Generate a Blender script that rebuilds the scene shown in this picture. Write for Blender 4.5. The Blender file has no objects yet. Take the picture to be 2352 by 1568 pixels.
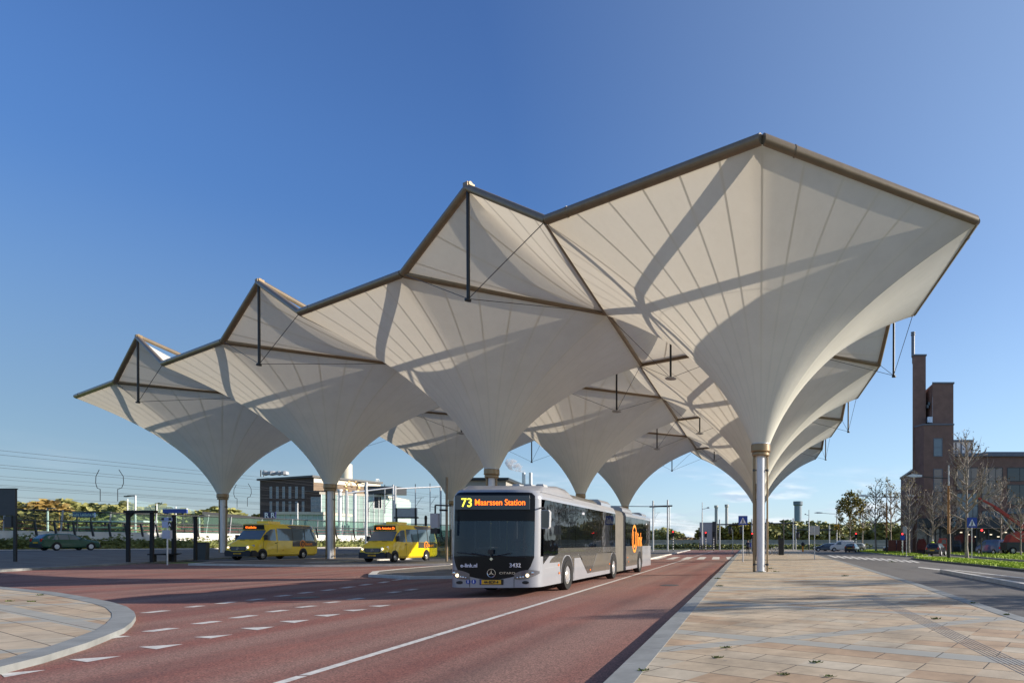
import bpy, bmesh, math, random
from mathutils import Vector, Matrix
C = bpy.context.scene.collection
SC = bpy.context.scene
PI = math.pi; R = math.radians
sin, cos = math.sin, math.cos
# ---------------- camera, sky, sun, exposure ----------------
F, PX, HY, HC = 1416.9, 1743.8, 1246.6, 1.38      # focal length, principal column, horizon row (in 2352 px), eye height
cam = bpy.data.cameras.new('camera'); co = bpy.data.objects.new('camera', cam); C.objects.link(co)
co.location = (0, 0, HC); co.rotation_euler = (R(90), 0, 0)
cam.sensor_width = 36; cam.lens = F/2352*36; cam.shift_x = -(PX-1176)/2352; cam.shift_y = (HY-784)/2352
cam.clip_start = .1; cam.clip_end = 8000
SC.camera = co
SUN_EL, SUN_AZ = 19.5, 13.5                        # azimuth from +X towards +Y
sd = Vector((cos(R(SUN_EL))*cos(R(SUN_AZ)), cos(R(SUN_EL))*sin(R(SUN_AZ)), sin(R(SUN_EL))))
sl = bpy.data.lights.new('sun', 'SUN'); sl.energy = 5.0; sl.angle = R(.5); sl.color = (1, .90, .77)
so = bpy.data.objects.new('sun', sl); C.objects.link(so); so.rotation_euler = sd.to_track_quat('Z', 'Y').to_euler()
w = bpy.data.worlds.new('World'); SC.world = w; w.use_nodes = True
nt = w.node_tree; nt.nodes.clear()
def nd(t, k, **kw):
    n = t.nodes.new(k)
    for a, b in kw.items(): setattr(n, a, b)
    return n
sky = nd(nt, 'ShaderNodeTexSky', sky_type='NISHITA', sun_disc=False, sun_elevation=R(SUN_EL), sun_rotation=R(90-SUN_AZ))
sky.air_density = 1.0; sky.dust_density = .4; sky.ozone_density = 3.0; sky.altitude = 0
bg = nd(nt, 'ShaderNodeBackground'); bg.inputs[1].default_value = .12
out = nd(nt, 'ShaderNodeOutputWorld')
# low banks of pale cloud near the horizon
tc = nd(nt, 'ShaderNodeTexCoord'); mp = nd(nt, 'ShaderNodeMapping'); mp.inputs['Scale'].default_value = (3.2, 3.2, 17)
nz = nd(nt, 'ShaderNodeTexNoise'); nz.inputs['Scale'].default_value = 2.1; nz.inputs['Detail'].default_value = 7; nz.inputs['Roughness'].default_value = .55
nt.links.new(tc.outputs['Generated'], mp.inputs[0]); nt.links.new(mp.outputs[0], nz.inputs[0])
cr = nd(nt, 'ShaderNodeMapRange'); cr.inputs[1].default_value = .48; cr.inputs[2].default_value = .66
nt.links.new(nz.outputs[0], cr.inputs[0])
sx = nd(nt, 'ShaderNodeSeparateXYZ'); nt.links.new(tc.outputs['Generated'], sx.inputs[0])
hr = nd(nt, 'ShaderNodeMapRange'); hr.inputs[1].default_value = .125; hr.inputs[2].default_value = .06; nt.links.new(sx.outputs[2], hr.inputs[0])
mu = nd(nt, 'ShaderNodeMath', operation='MULTIPLY'); nt.links.new(cr.outputs[0], mu.inputs[0]); nt.links.new(hr.outputs[0], mu.inputs[1])
mu2 = nd(nt, 'ShaderNodeMath', operation='MULTIPLY'); cx_ = nd(nt, 'ShaderNodeMapRange'); cx_.inputs[1].default_value = -.45; cx_.inputs[2].default_value = -.15; cx_.inputs[3].default_value = .12; cx_.inputs[4].default_value = .85; nt.links.new(sx.outputs[0], cx_.inputs[0]); nt.links.new(cx_.outputs[0], mu2.inputs[1]); nt.links.new(mu.outputs[0], mu2.inputs[0])
mx = nd(nt, 'ShaderNodeMixRGB'); mx.inputs[2].default_value = (4.2, 4.4, 5.0, 1)
hs = nd(nt, 'ShaderNodeHueSaturation'); hs.inputs['Saturation'].default_value = 1.15
tn = nd(nt, 'ShaderNodeValToRGB'); e = tn.color_ramp.elements; e[0].position = 0; e[0].color = (.86,.86,1,1); e[1].position = 1; e[1].color = (1,.86,1,1)
q = e.new(.12); q.color = (.78,.86,1,1); q = e.new(.35); q.color = (.90,.88,1,1)
nt.links.new(sx.outputs[2], tn.inputs[0])
tm = nd(nt, 'ShaderNodeMixRGB', blend_type='MULTIPLY'); tm.inputs[0].default_value = 1
nt.links.new(sky.outputs[0], tm.inputs[1]); nt.links.new(tn.outputs[0], tm.inputs[2])
nt.links.new(tm.outputs[0], hs.inputs['Color'])
n3 = nd(nt, 'ShaderNodeTexNoise'); n3.inputs['Scale'].default_value = 5; n3.inputs['Detail'].default_value = 3; nt.links.new(mp.outputs[0], n3.inputs[0])
r3 = nd(nt, 'ShaderNodeMapRange'); r3.inputs[1].default_value = .42; r3.inputs[2].default_value = .58; nt.links.new(n3.outputs[0], r3.inputs[0])
cc = nd(nt, 'ShaderNodeMixRGB'); cc.inputs[1].default_value = (2.9,3.5,4.5,1); cc.inputs[2].default_value = (5.9,6.0,6.4,1); nt.links.new(r3.outputs[0], cc.inputs[0]); nt.links.new(cc.outputs[0], mx.inputs[2])
nt.links.new(mu2.outputs[0], mx.inputs[0]); hz2 = nd(nt, 'ShaderNodeMapRange', interpolation_type='SMOOTHSTEP'); hz2.inputs[1].default_value = .42; hz2.inputs[2].default_value = -.02; hz2.inputs[3].default_value = 0; hz2.inputs[4].default_value = .56; nt.links.new(sx.outputs[2], hz2.inputs[0])
hm = nd(nt, 'ShaderNodeMixRGB'); hm.inputs[2].default_value = (3.4,4.4,5.2,1); nt.links.new(hz2.outputs[0], hm.inputs[0]); nt.links.new(hs.outputs[0], hm.inputs[1])
# air glows towards the sun side and is deeper away from it
xr = nd(nt, 'ShaderNodeMapRange'); xr.inputs[1].default_value = -.32; xr.inputs[2].default_value = .35; xr.inputs[3].default_value = .0; xr.inputs[4].default_value = .26; nt.links.new(sx.outputs[0], xr.inputs[0])
h2 = nd(nt, 'ShaderNodeMixRGB'); h2.inputs[2].default_value = (3.4,4.4,4.9,1); nt.links.new(xr.outputs[0], h2.inputs[0]); nt.links.new(hm.outputs[0], h2.inputs[1])
lx = nd(nt, 'ShaderNodeMapRange', interpolation_type='SMOOTHSTEP'); lx.inputs[1].default_value = -.05; lx.inputs[2].default_value = -.7; nt.links.new(sx.outputs[0], lx.inputs[0])
lz = nd(nt, 'ShaderNodeMapRange', interpolation_type='SMOOTHSTEP'); lz.inputs[1].default_value = .5; lz.inputs[2].default_value = .12; lz.inputs[4].default_value = .40; nt.links.new(sx.outputs[2], lz.inputs[0])
lm = nd(nt, 'ShaderNodeMath', operation='MULTIPLY'); nt.links.new(lx.outputs[0], lm.inputs[0]); nt.links.new(lz.outputs[0], lm.inputs[1])
lk = nd(nt, 'ShaderNodeMixRGB'); lk.inputs[2].default_value = (0,0,0,1); nt.links.new(lm.outputs[0], lk.inputs[0]); nt.links.new(h2.outputs[0], lk.inputs[1])
nt.links.new(lk.outputs[0], mx.inputs[1])
nt.links.new(mx.outputs[0], bg.inputs[0]); nt.links.new(bg.outputs[0], out.inputs[0])
SC.view_settings.view_transform = 'Standard'; SC.view_settings.look = 'None'; SC.view_settings.exposure = .66; SC.view_settings.gamma = 1
SC.cycles.max_bounces = 8; SC.cycles.transparent_max_bounces = 16

# ---------------- helpers ----------------
def G(px, py, z=0.0):
    d = F*(HC-z)/(py-HY); return Vector(((px-PX)/F*d, d, z))
def V(px, py, d): return Vector(((px-PX)/F*d, d, HC+(HY-py)/F*d))
def X(px, d): return (px-PX)/F*d
def Z(py, d): return HC+(HY-py)/F*d

def pm(name, col, rough=.6, metal=0, var=.12, scale=2.5, bump=0, bscale=60, spec=.5, coat=0, emit=0, col2=None, detail=5):
    m = bpy.data.materials.new(name); m.use_nodes = True; t = m.node_tree
    b = t.nodes['Principled BSDF']; c = (*col, 1)
    b.inputs['Base Color'].default_value = c; b.inputs['Roughness'].default_value = rough; b.inputs['Metallic'].default_value = metal
    b.inputs['Specular IOR Level'].default_value = spec; b.inputs['Coat Weight'].default_value = coat
    if emit: b.inputs['Emission Color'].default_value = c; b.inputs['Emission Strength'].default_value = emit; return m
    tc = nd(t, 'ShaderNodeTexCoord')
    if var or col2:
        n = nd(t, 'ShaderNodeTexNoise'); n.inputs['Scale'].default_value = scale; n.inputs['Detail'].default_value = detail; n.inputs['Roughness'].default_value = .65
        t.links.new(tc.outputs['Object'], n.inputs[0])
        mr = nd(t, 'ShaderNodeMapRange'); mr.inputs[1].default_value = .32; mr.inputs[2].default_value = .68; t.links.new(n.outputs[0], mr.inputs[0])
        mix = nd(t, 'ShaderNodeMixRGB'); t.links.new(mr.outputs[0], mix.inputs[0])
        mix.inputs[1].default_value = (*[x*(1-var) for x in col], 1); mix.inputs[2].default_value = (*(col2 or [min(1, x*(1+var)) for x in col]), 1)
        t.links.new(mix.outputs[0], b.inputs['Base Color'])
    if bump:
        n2 = nd(t, 'ShaderNodeTexNoise'); n2.inputs['Scale'].default_value = bscale; n2.inputs['Detail'].default_value = 4; t.links.new(tc.outputs['Object'], n2.inputs[0])
        bp = nd(t, 'ShaderNodeBump'); bp.inputs['Strength'].default_value = bump; bp.inputs['Distance'].default_value = .02
        t.links.new(n2.outputs[0], bp.inputs['Height']); t.links.new(bp.outputs[0], b.inputs['Normal'])
    return m

def glassmat(name, tint, trans=.4, rough=.03, spec=.6):
    m = bpy.data.materials.new(name); m.use_nodes = True; t = m.node_tree; b = t.nodes['Principled BSDF']
    b.inputs['Base Color'].default_value = (*tint, 1); b.inputs['Roughness'].default_value = rough; b.inputs['Specular IOR Level'].default_value = spec
    n = nd(t, 'ShaderNodeTexNoise'); n.inputs['Scale'].default_value = 1.2
    bp = nd(t, 'ShaderNodeBump'); bp.inputs['Strength'].default_value = .08; bp.inputs['Distance'].default_value = .05
    tc = nd(t, 'ShaderNodeTexCoord'); t.links.new(tc.outputs['Object'], n.inputs[0]); t.links.new(n.outputs[0], bp.inputs['Height']); t.links.new(bp.outputs[0], b.inputs['Normal'])
    if trans:
        tr = nd(t, 'ShaderNodeBsdfTransparent'); tr.inputs[0].default_value = (*[.35+.65*min(1, x*4) for x in tint], 1)
        ms = nd(t, 'ShaderNodeMixShader'); ms.inputs[0].default_value = trans
        t.links.new(b.outputs[0], ms.inputs[1]); t.links.new(tr.outputs[0], ms.inputs[2]); t.links.new(ms.outputs[0], t.nodes['Material Output'].inputs[0])
    return m

class MB:
    def __init__(s): s.v = []; s.f = []; s.m = []; s.uv = {}
    def add(s, vs, fs, m=0):
        o = len(s.v); s.v += [tuple(x) for x in vs]
        for f in fs: s.f.append(tuple(i+o for i in f)); s.m.append(m)
        return s
    def box(s, x0, x1, y0, y1, z0, z1, m=0):
        return s.add([(x0,y0,z0),(x1,y0,z0),(x1,y1,z0),(x0,y1,z0),(x0,y0,z1),(x1,y0,z1),(x1,y1,z1),(x0,y1,z1)],
                     [(3,2,1,0),(4,5,6,7),(0,1,5,4),(1,2,6,5),(2,3,7,6),(3,0,4,7)], m)
    def obox(s, o, u, v, h, m=0):                 # box from corner o along vectors u, v, h
        o = Vector(o); u = Vector(u); v = Vector(v); h = Vector(h)
        p = [o, o+u, o+u+v, o+v]; p += [q+h for q in p]
        return s.add(p, [(3,2,1,0),(4,5,6,7),(0,1,5,4),(1,2,6,5),(2,3,7,6),(3,0,4,7)], m)
    def tube(s, a, b, r, r2=None, n=8, m=0, cap=True):
        a = Vector(a); b = Vector(b); r2 = r if r2 is None else r2
        d = (b-a).normalized(); k = Vector((0,0,1)) if abs(d.z) < .9 else Vector((1,0,0))
        u = d.cross(k).normalized(); w = d.cross(u)
        vs = []
        for c, rr in ((a, r), (b, r2)):
            for i in range(n):
                t = 2*PI*i/n; vs.append(c+u*(cos(t)*rr)+w*(sin(t)*rr))
        fs = [(i, (i+1) % n, n+(i+1) % n, n+i) for i in range(n)]
        if cap: fs += [tuple(range(n-1, -1, -1)), tuple(range(n, 2*n))]
        return s.add(vs, fs, m)
    def path(s, pts, r, n=6, m=0):
        for a, b in zip(pts, pts[1:]): s.tube(a, b, r, n=n, m=m)
        return s
    def lathe(s, prof, n=24, c=(0,0,0), axis='z', m=0):
        vs = []
        for r, z in prof:
            for i in range(n):
                t = 2*PI*i/n; a, b = r*cos(t), r*sin(t)
                p = {'z': (a, b, z), 'x': (z, a, b), 'y': (a, z, b)}[axis]
                vs.append((p[0]+c[0], p[1]+c[1], p[2]+c[2]))
        fs = []
        for j in range(len(prof)-1):
            for i in range(n):
                k = (i+1) % n; fs.append((j*n+i, j*n+k, (j+1)*n+k, (j+1)*n+i))
        return s.add(vs, fs, m)
    def grid(s, fn, nu, nv, m=0):
        vs = [fn(i/nu, j/nv) for j in range(nv+1) for i in range(nu+1)]
        fs = [(j*(nu+1)+i, j*(nu+1)+i+1, (j+1)*(nu+1)+i+1, (j+1)*(nu+1)+i) for j in range(nv) for i in range(nu)]
        return s.add(vs, fs, m)
    def prism(s, pts, ax, a, b, m=0):             # polygon pts in the two other axes, extruded from a to b along ax
        def p3(p, t):
            return {'x': (t, p[0], p[1]), 'y': (p[0], t, p[1]), 'z': (p[0], p[1], t)}[ax]
        n = len(pts); vs = [p3(p, a) for p in pts]+[p3(p, b) for p in pts]
        fs = [tuple(range(n-1, -1, -1)), tuple(range(n, 2*n))]+[(i, (i+1) % n, n+(i+1) % n, n+i) for i in range(n)]
        return s.add(vs, fs, m)
    def build(s, name, mat, parent=None, smooth=False, loc=None, kind=None):
        me = bpy.data.meshes.new(name); me.from_pydata(s.v, [], s.f); me.update()
        ms = mat if isinstance(mat, (list, tuple)) else [mat]
        for q in ms: me.materials.append(q)
        if len(ms) > 1: me.polygons.foreach_set('material_index', s.m)
        bm = bmesh.new(); bm.from_mesh(me); bmesh.ops.recalc_face_normals(bm, faces=bm.faces); bm.to_mesh(me); bm.free()
        if smooth:
            me.polygons.foreach_set('use_smooth', [True]*len(me.polygons))
            try: me.set_sharp_from_angle(angle=R(smooth if smooth > 1 else 40))
            except Exception: pass
        o = bpy.data.objects.new(name, me); C.objects.link(o)
        if parent is not None: o.parent = parent
        if loc is not None: o.location = loc
        if kind: o['kind'] = kind
        return o
def thing(name, label, cat, loc=(0,0,0), rz=0, group=None):
    o = bpy.data.objects.new(name, None); C.objects.link(o); o.location = loc; o.rotation_euler = (0,0,rz); o.empty_display_size = .3
    o['label'] = label; o['category'] = cat
    if group: o['group'] = group
    return o
def tag(o, label, cat, group=None, kind=None):
    o['label'] = label; o['category'] = cat
    if group: o['group'] = group
    if kind: o['kind'] = kind
    return o
def dup(root, loc, rz=None, label=None, group=None, sc=None):
    def cp(o, par):
        c = o.copy(); C.objects.link(c)
        if par is not None: c.parent = par
        for ch in kids[o]: cp(ch, c)
        return c
    kids = {}
    def walk(o):
        kids[o] = list(o.children)
        for k in kids[o]: walk(k)
    walk(root)
    r = cp(root, None); r.location = loc
    if rz is not None: r.rotation_euler = (0, 0, rz)
    if label: r['label'] = label
    if group: r['group'] = group
    if sc: r.scale = sc if isinstance(sc, tuple) else (sc, sc, sc)
    return r
def text(name, s, size, mat, parent, loc, rot=(R(90), 0, 0), ext=.004, align='LEFT', xs=1, bold=0):
    cu = bpy.data.curves.new(name, 'FONT'); cu.body = s; cu.size = size; cu.extrude = ext; cu.align_x = align; cu.offset = bold
    to = bpy.data.objects.new(name, cu); C.objects.link(to)
    bpy.context.view_layer.update()
    me = bpy.data.meshes.new_from_object(to.evaluated_get(bpy.context.evaluated_depsgraph_get()))
    bpy.data.objects.remove(to); me.materials.clear(); me.materials.append(mat); me.name = name
    o = bpy.data.objects.new(name, me); C.objects.link(o); o.parent = parent; o.location = loc; o.rotation_euler = rot; o.scale = (xs, 1, 1)
    return o
def hill(x): return .02*min(35, max(0, -x-28))
def sheet(name, pts, zo, mat, kind='structure', side=0, hilly=True):
    bm = bmesh.new(); vs = [bm.verts.new((p[0], p[1], 0)) for p in pts]; bm.faces.new(vs)
    for xx in (-28, -63):
        bmesh.ops.bisect_plane(bm, geom=bm.verts[:]+bm.edges[:]+bm.faces[:], plane_co=(xx,0,0), plane_no=(1,0,0))
    if side:
        r = bmesh.ops.extrude_face_region(bm, geom=bm.faces[:])
        nv = {v for v in r['geom'] if isinstance(v, bmesh.types.BMVert)}
        for v in bm.verts: v.co.z = zo+hill(v.co.x)-(0 if v in nv else side)
    else:
        for v in bm.verts: v.co.z = zo+(hill(v.co.x) if hilly else 0)
    bmesh.ops.recalc_face_normals(bm, faces=bm.faces)
    if not side:
        for f in bm.faces:
            if f.normal.z < 0: f.normal_flip()
    me = bpy.data.meshes.new(name); bm.to_mesh(me); bm.free()
    for q in (mat if isinstance(mat, list) else [mat]): me.materials.append(q)
    o = bpy.data.objects.new(name, me); C.objects.link(o)
    if kind: o['kind'] = kind
    return o
def inset(pts, d):
    n = len(pts); A = sum(pts[i][0]*pts[(i+1) % n][1]-pts[(i+1) % n][0]*pts[i][1] for i in range(n)); s = 1 if A > 0 else -1
    o = []
    for i in range(n):
        a, b, c = Vector(pts[i-1][:2]), Vector(pts[i][:2]), Vector(pts[(i+1) % n][:2])
        e1 = (b-a).normalized(); e2 = (c-b).normalized(); n1 = Vector((-e1.y, e1.x))*s; n2 = Vector((-e2.y, e2.x))*s
        k = (n1+n2); k = k/max(.35, k.length_squared)*2*d if k.length > 1e-6 else n1*d
        o.append((b.x+k.x, b.y+k.y))
    return o
def leaves(mb, n, samp, size, rnd, m=0, flat=.5):
    for _ in range(n):
        p = Vector(samp()); a = rnd.random()*2*PI; t = Vector((cos(a), sin(a), rnd.uniform(-flat, flat)))
        b = Vector((rnd.uniform(-1,1), rnd.uniform(-1,1), rnd.uniform(-1,1))); b = (b-t*b.dot(t)/t.length_squared)
        if b.length < .1: continue
        k = size*rnd.uniform(.6, 1.4); t = t.normalized()*k; b = b.normalized()*k*.6
        mb.add([p-t, p-b*.9+t*.1, p+t, p+b], [(0,1,2,3)], m)

# ---------------- materials ----------------
bronze = pm('bronze paint', (.20,.15,.095), .36, .1, .1, 3, coat=.1)
bronze_pale = pm('bronze collar paint', (.28,.195,.105), .35, .3, .1, 3)  # paler, more metallic bronze than the beams
steel = pm('galvanised steel', (.5,.51,.52), .38, .65, .1, 6)
white_tube = pm('white lacquered tube', (.66,.66,.67), .45, .0, .05, 3, coat=.4)
black = pm('black lacquer', (.012,.012,.013), .45, 0, .1, 4)
darkgrey = pm('dark grey metal', (.05,.052,.055), .5, .2, .1, 4)
rubber = pm('rubber', (.009,.009,.009), .85, 0, .2, 12)
white_paint = pm('white paint', (.78,.78,.77), .5, 0, .06, 3)
grey_paint = pm('grey paint', (.35,.36,.37), .5, 0, .08, 3)
cable = pm('steel cable', (.08,.08,.085), .5, .5, 0)

def fabric():
    m = bpy.data.materials.new('coated fabric membrane'); m.use_nodes = True; t = m.node_tree; L = t.links
    b = t.nodes['Principled BSDF']; b.inputs['Roughness'].default_value = .55; b.inputs['Specular IOR Level'].default_value = .25
    uv = nd(t, 'ShaderNodeUVMap'); uv.uv_map = 'seam'; s = nd(t, 'ShaderNodeSeparateXYZ'); L.new(uv.outputs[0], s.inputs[0])
    def ma(op, a, bb=None, c=None):
        n = nd(t, 'ShaderNodeMath', operation=op)
        for i, q in enumerate((a, bb, c)):
            if q is None: continue
            if isinstance(q, (int, float)): n.inputs[i].default_value = q
            else: L.new(q, n.inputs[i])
        return n.outputs[0]
    fr = ma('FRACT', s.outputs[0]); dist = ma('SUBTRACT', .5, ma('ABSOLUTE', ma('SUBTRACT', fr, .5)))
    dm = ma('MULTIPLY', dist, ma('MULTIPLY', s.outputs[1], 10))
    seam = ma('MULTIPLY', ma('LESS_THAN', dm, .045), ma('LESS_THAN', dist, .13))
    tc = nd(t, 'ShaderNodeTexCoord'); so_ = nd(t, 'ShaderNodeSeparateXYZ'); L.new(tc.outputs['Object'], so_.inputs[0])
    ring = ma('LESS_THAN', ma('ABSOLUTE', ma('SUBTRACT', so_.outputs[2], 11.6)), .02)
    k = ma('MAXIMUM', seam, ma('MULTIPLY', ring, .4))
    n = nd(t, 'ShaderNodeTexNoise'); n.inputs['Scale'].default_value = .55; n.inputs['Detail'].default_value = 6; L.new(tc.outputs['Object'], n.inputs[0])
    mr = nd(t, 'ShaderNodeMapRange'); mr.inputs[1].default_value = .3; mr.inputs[2].default_value = .7; L.new(n.outputs[0], mr.inputs[0])
    c1 = nd(t, 'ShaderNodeMixRGB'); c1.inputs[1].default_value = (.70,.69,.60,1); c1.inputs[2].default_value = (.77,.76,.67,1); L.new(mr.outputs[0], c1.inputs[0])
    vs = nd(t, 'ShaderNodeMapping'); vs.inputs['Scale'].default_value = (1.6,1.6,.12); L.new(tc.outputs['Object'], vs.inputs[0])
    sn = nd(t, 'ShaderNodeTexNoise'); sn.inputs['Scale'].default_value = 1.1; sn.inputs['Detail'].default_value = 7; sn.inputs['Roughness'].default_value = .7; L.new(vs.outputs[0], sn.inputs[0])
    sr = nd(t, 'ShaderNodeMapRange'); sr.inputs[1].default_value = .45; sr.inputs[2].default_value = .75; sr.inputs[4].default_value = .16; L.new(sn.outputs[0], sr.inputs[0])
    dk = nd(t, 'ShaderNodeMixRGB', blend_type='MULTIPLY'); dk.inputs[2].default_value = (.55,.52,.45,1); L.new(ma('MAXIMUM', sr.outputs[0], ma('MULTIPLY', k, .10)), dk.inputs[0]); L.new(c1.outputs[0], dk.inputs[1])
    L.new(dk.outputs[0], b.inputs['Base Color'])
    bp = nd(t, 'ShaderNodeBump'); bp.inputs['Strength'].default_value = .12; bp.inputs['Distance'].default_value = .06; L.new(n.outputs[0], bp.inputs['Height']); L.new(bp.outputs[0], b.inputs['Normal'])
    tr = nd(t, 'ShaderNodeBsdfTranslucent'); tr.inputs[0].default_value = (.84,.77,.64,1)
    ms = nd(t, 'ShaderNodeMixShader'); L.new(ma('MULTIPLY_ADD', k, -.17, .25), ms.inputs[0])
    L.new(b.outputs[0], ms.inputs[1]); L.new(tr.outputs[0], ms.inputs[2]); L.new(ms.outputs[0], t.nodes['Material Output'].inputs[0])
    return m
fab = fabric()

# ---------------- the canopy: ten hexagonal funnels on a triangular grid ----------------
YAW, CX, CY, LL = .52122, 1.48095, -2.59422, 10.0
def W(x, y, z=0):
    x -= CX; y -= CY
    return Vector((LL*(x*cos(YAW)+y*sin(YAW)), LL*(-x*sin(YAW)+y*cos(YAW)), z))
RIMZ = 14.38; S3 = 3**.5/2
def funnel_mesh(par):
    NE, NT, r0, z0 = 18, 30, .43, 6.12
    NA = NE*6; mb = MB(); us = []
    rows = []
    for j in range(NT+1):
        t = j/NT; wgt = t*(3.0+3.6*t+1.8*t*t)/8.4; rho = r0+(9.3-r0)*wgt; z = z0+(RIMZ-.17-z0)*t; row = []
        for i in range(NA+1):
            e, q = divmod(i % NA, NE); a0, a1 = R(60*e), R(60*e+60); q /= NE
            hx = 10*(cos(a0)*(1-q)+cos(a1)*q); hy = 10*(sin(a0)*(1-q)+sin(a1)*q); th = 2*PI*i/NA
            b = wgt**1.15
            px = cos(th)*rho*(1-b)+hx*rho/9.3*b; py = sin(th)*rho*(1-b)+hy*rho/9.3*b
            row.append((px, py, z)); us.append((i/NA*36, 2*PI*rho/36/10))
        rows.append(row)
    mb.v = [p for r_ in rows for p in r_]
    for j in range(NT):
        for i in range(NA):
            a = j*(NA+1)+i; mb.f.append((a, a+1, a+NA+2, a+NA+1)); mb.m.append(0)
    o = mb.build('membrane', fab, par, smooth=True)
    uv = o.data.uv_layers.new(name='seam')
    for l in o.data.loops: uv.data[l.index].uv = us[l.vertex_index]
    return o
def make_umbrella():
    t = thing('funnel_canopy', '', 'canopy', (0,0,0), -YAW)
    funnel_mesh(t)
    for e in range(6):
        a0, a1 = R(60*e), R(60*e+60); p = Vector((10*cos(a0), 10*sin(a0), RIMZ)); q = Vector((10*cos(a1), 10*sin(a1), RIMZ)); d = (q-p).normalized()
        MB().tube(p+d*.03, q-d*.03, .19, n=14).build('rim_beam', bronze, t, smooth=40)
        MB().tube(p+d*1.2, p+d*1.26, .205, n=14).build('joint_ring', bronze, t, smooth=40)
    MB().lathe([(.2,5.58),(.40,5.58),(.43,5.62),(.43,5.72),(.40,5.75),(.47,5.78),(.49,5.80),(.47,5.83),(.47,6.10),(.44,6.14),(.3,6.14)], 32).build('collar', bronze_pale, t, smooth=30)
    for e in range(6):
        a0 = R(60*e); MB().tube((.2*cos(a0), .2*sin(a0), 14.15), (9.8*cos(a0), 9.8*sin(a0), RIMZ+.05), .2, n=12).build('spoke', bronze, t, smooth=40)
    MB().lathe([(0,14.5),(.4,14.5),(.42,14.45),(.42,13.85),(.2,13.7),(.2,6.2)], 20).build('hub', bronze, t, smooth=40)
    MB().lathe([(.455,6.13),(.462,6.15),(.455,6.19),(.44,6.2)], 24).build('clamp_ring', steel, t, smooth=40)
    MB().lathe([(.0,0),(.26,0),(.26,.03),(.2,.03),(.2,5.6)], 28).build('column', white_tube, t, smooth=40)
    for k in range(3):
        a = (R(180), R(-4), R(62))[k]+YAW; p = Vector((.32*cos(a), .32*sin(a), 0))
        po = MB().tube(p, p+Vector((0,0,5.6)), (.068,.045,.05)[k], n=12).build('support_post', bronze_pale, t, smooth=40)
        for z in (.35, 4.9): MB().tube(Vector((.19*cos(a), .19*sin(a), z)), p+Vector((0,0,z)), .03, n=6).tube(p+Vector((0,0,z-.05)), p+Vector((0,0,z+.05)), .07, n=10).build('clamp', darkgrey, po)
    return t
centres = [(0,0,'nearest funnel, on the plaza beside the red road'), (-2,0,'funnel standing behind the front of the long bus'), (-4,0,'funnel between the two yellow minibuses'),
 (-6,0,'leftmost funnel beside the black waiting frames'), (-1,2*S3,'second funnel of the right row, just behind the nearest one'), (-3,2*S3,'funnel rising over the middle of the long bus'), (-5,2*S3,'funnel behind the right yellow minibus'),
 (-2,4*S3,'third funnel of the right row, deep under the roof'), (-4,4*S3,'funnel rising over the rear end of the long bus'), (-3,6*S3,'farthest funnel at the back corner of the roof')]
um = make_umbrella(); UM = []
for i, (x, y, tx) in enumerate(centres):
    p = W(x, y); o = um if i == 0 else dup(um, p, -YAW)
    zb = .26 if i == 3 else 0
    o.location = (p.x, p.y, 0); o['label'] = 'white membrane '+tx; o['group'] = 'funnel canopies of the bus station roof'; UM.append(o)

def uvseams(o, fn):
    uv = o.data.uv_layers.new(name='seam')
    for l in o.data.loops: uv.data[l.index].uv = fn(o.data.vertices[l.vertex_index].co)
def make_edge_tent():
    t = thing('edge_tent', '', 'roof tent'); H = 17.1-RIMZ; D = 10*S3
    def fn(u, v):
        a = Vector((5-5*v, D*v, 0)); q = Vector((-5+5*v, D*v, 0)); p = q.lerp(a, u); k = 1-abs(2*u-1)
        tri, smo = k, k*k*(3-2*k)
        f = tri*(1-min(1, v*2.2))+smo*min(1, v*2.2)
        p.z = RIMZ-.05+H*.985*((1-v)**1.75)*f; return p
    o = MB().grid(fn, 24, 24).build('membrane', fab, t, smooth=40)
    uvseams(o, lambda c: (abs(c.x)/max(.3, 5*(1-c.y/D))*3+.5, .17*(1-c.y/D)+.01))
    P = Vector((0,0,17.1)); A = Vector((5,0,RIMZ)); Q = Vector((-5,0,RIMZ)); S = Vector((0,D,RIMZ))
    for c in (A, Q): MB().tube(c, P, .17, n=12).build('frame_tube', bronze, t, smooth=40)
    MB().tube(P+Vector((0,.05,.1)), S+Vector((0,-.3,.2)), .15, n=10).build('ridge_tube', bronze, t, smooth=40)
    MB().box(-.16,.16,-.14,.22,17.08,17.3).tube((-.2,0,17.25),(.2,0,17.25),.09,n=8).build('peak_node', bronze_pale, t)
    B = Vector((0,.02,12.2)); MB().tube(B, P, .075, n=10).lathe([(0,12.1),(.14,12.1),(.14,12.18),(.08,12.22)],12).build('mast', black, t, smooth=40)
    for c in (A, Q, S): MB().tube(B, c, .018, n=5).build('stay_cable', cable, t)
    return t
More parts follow.
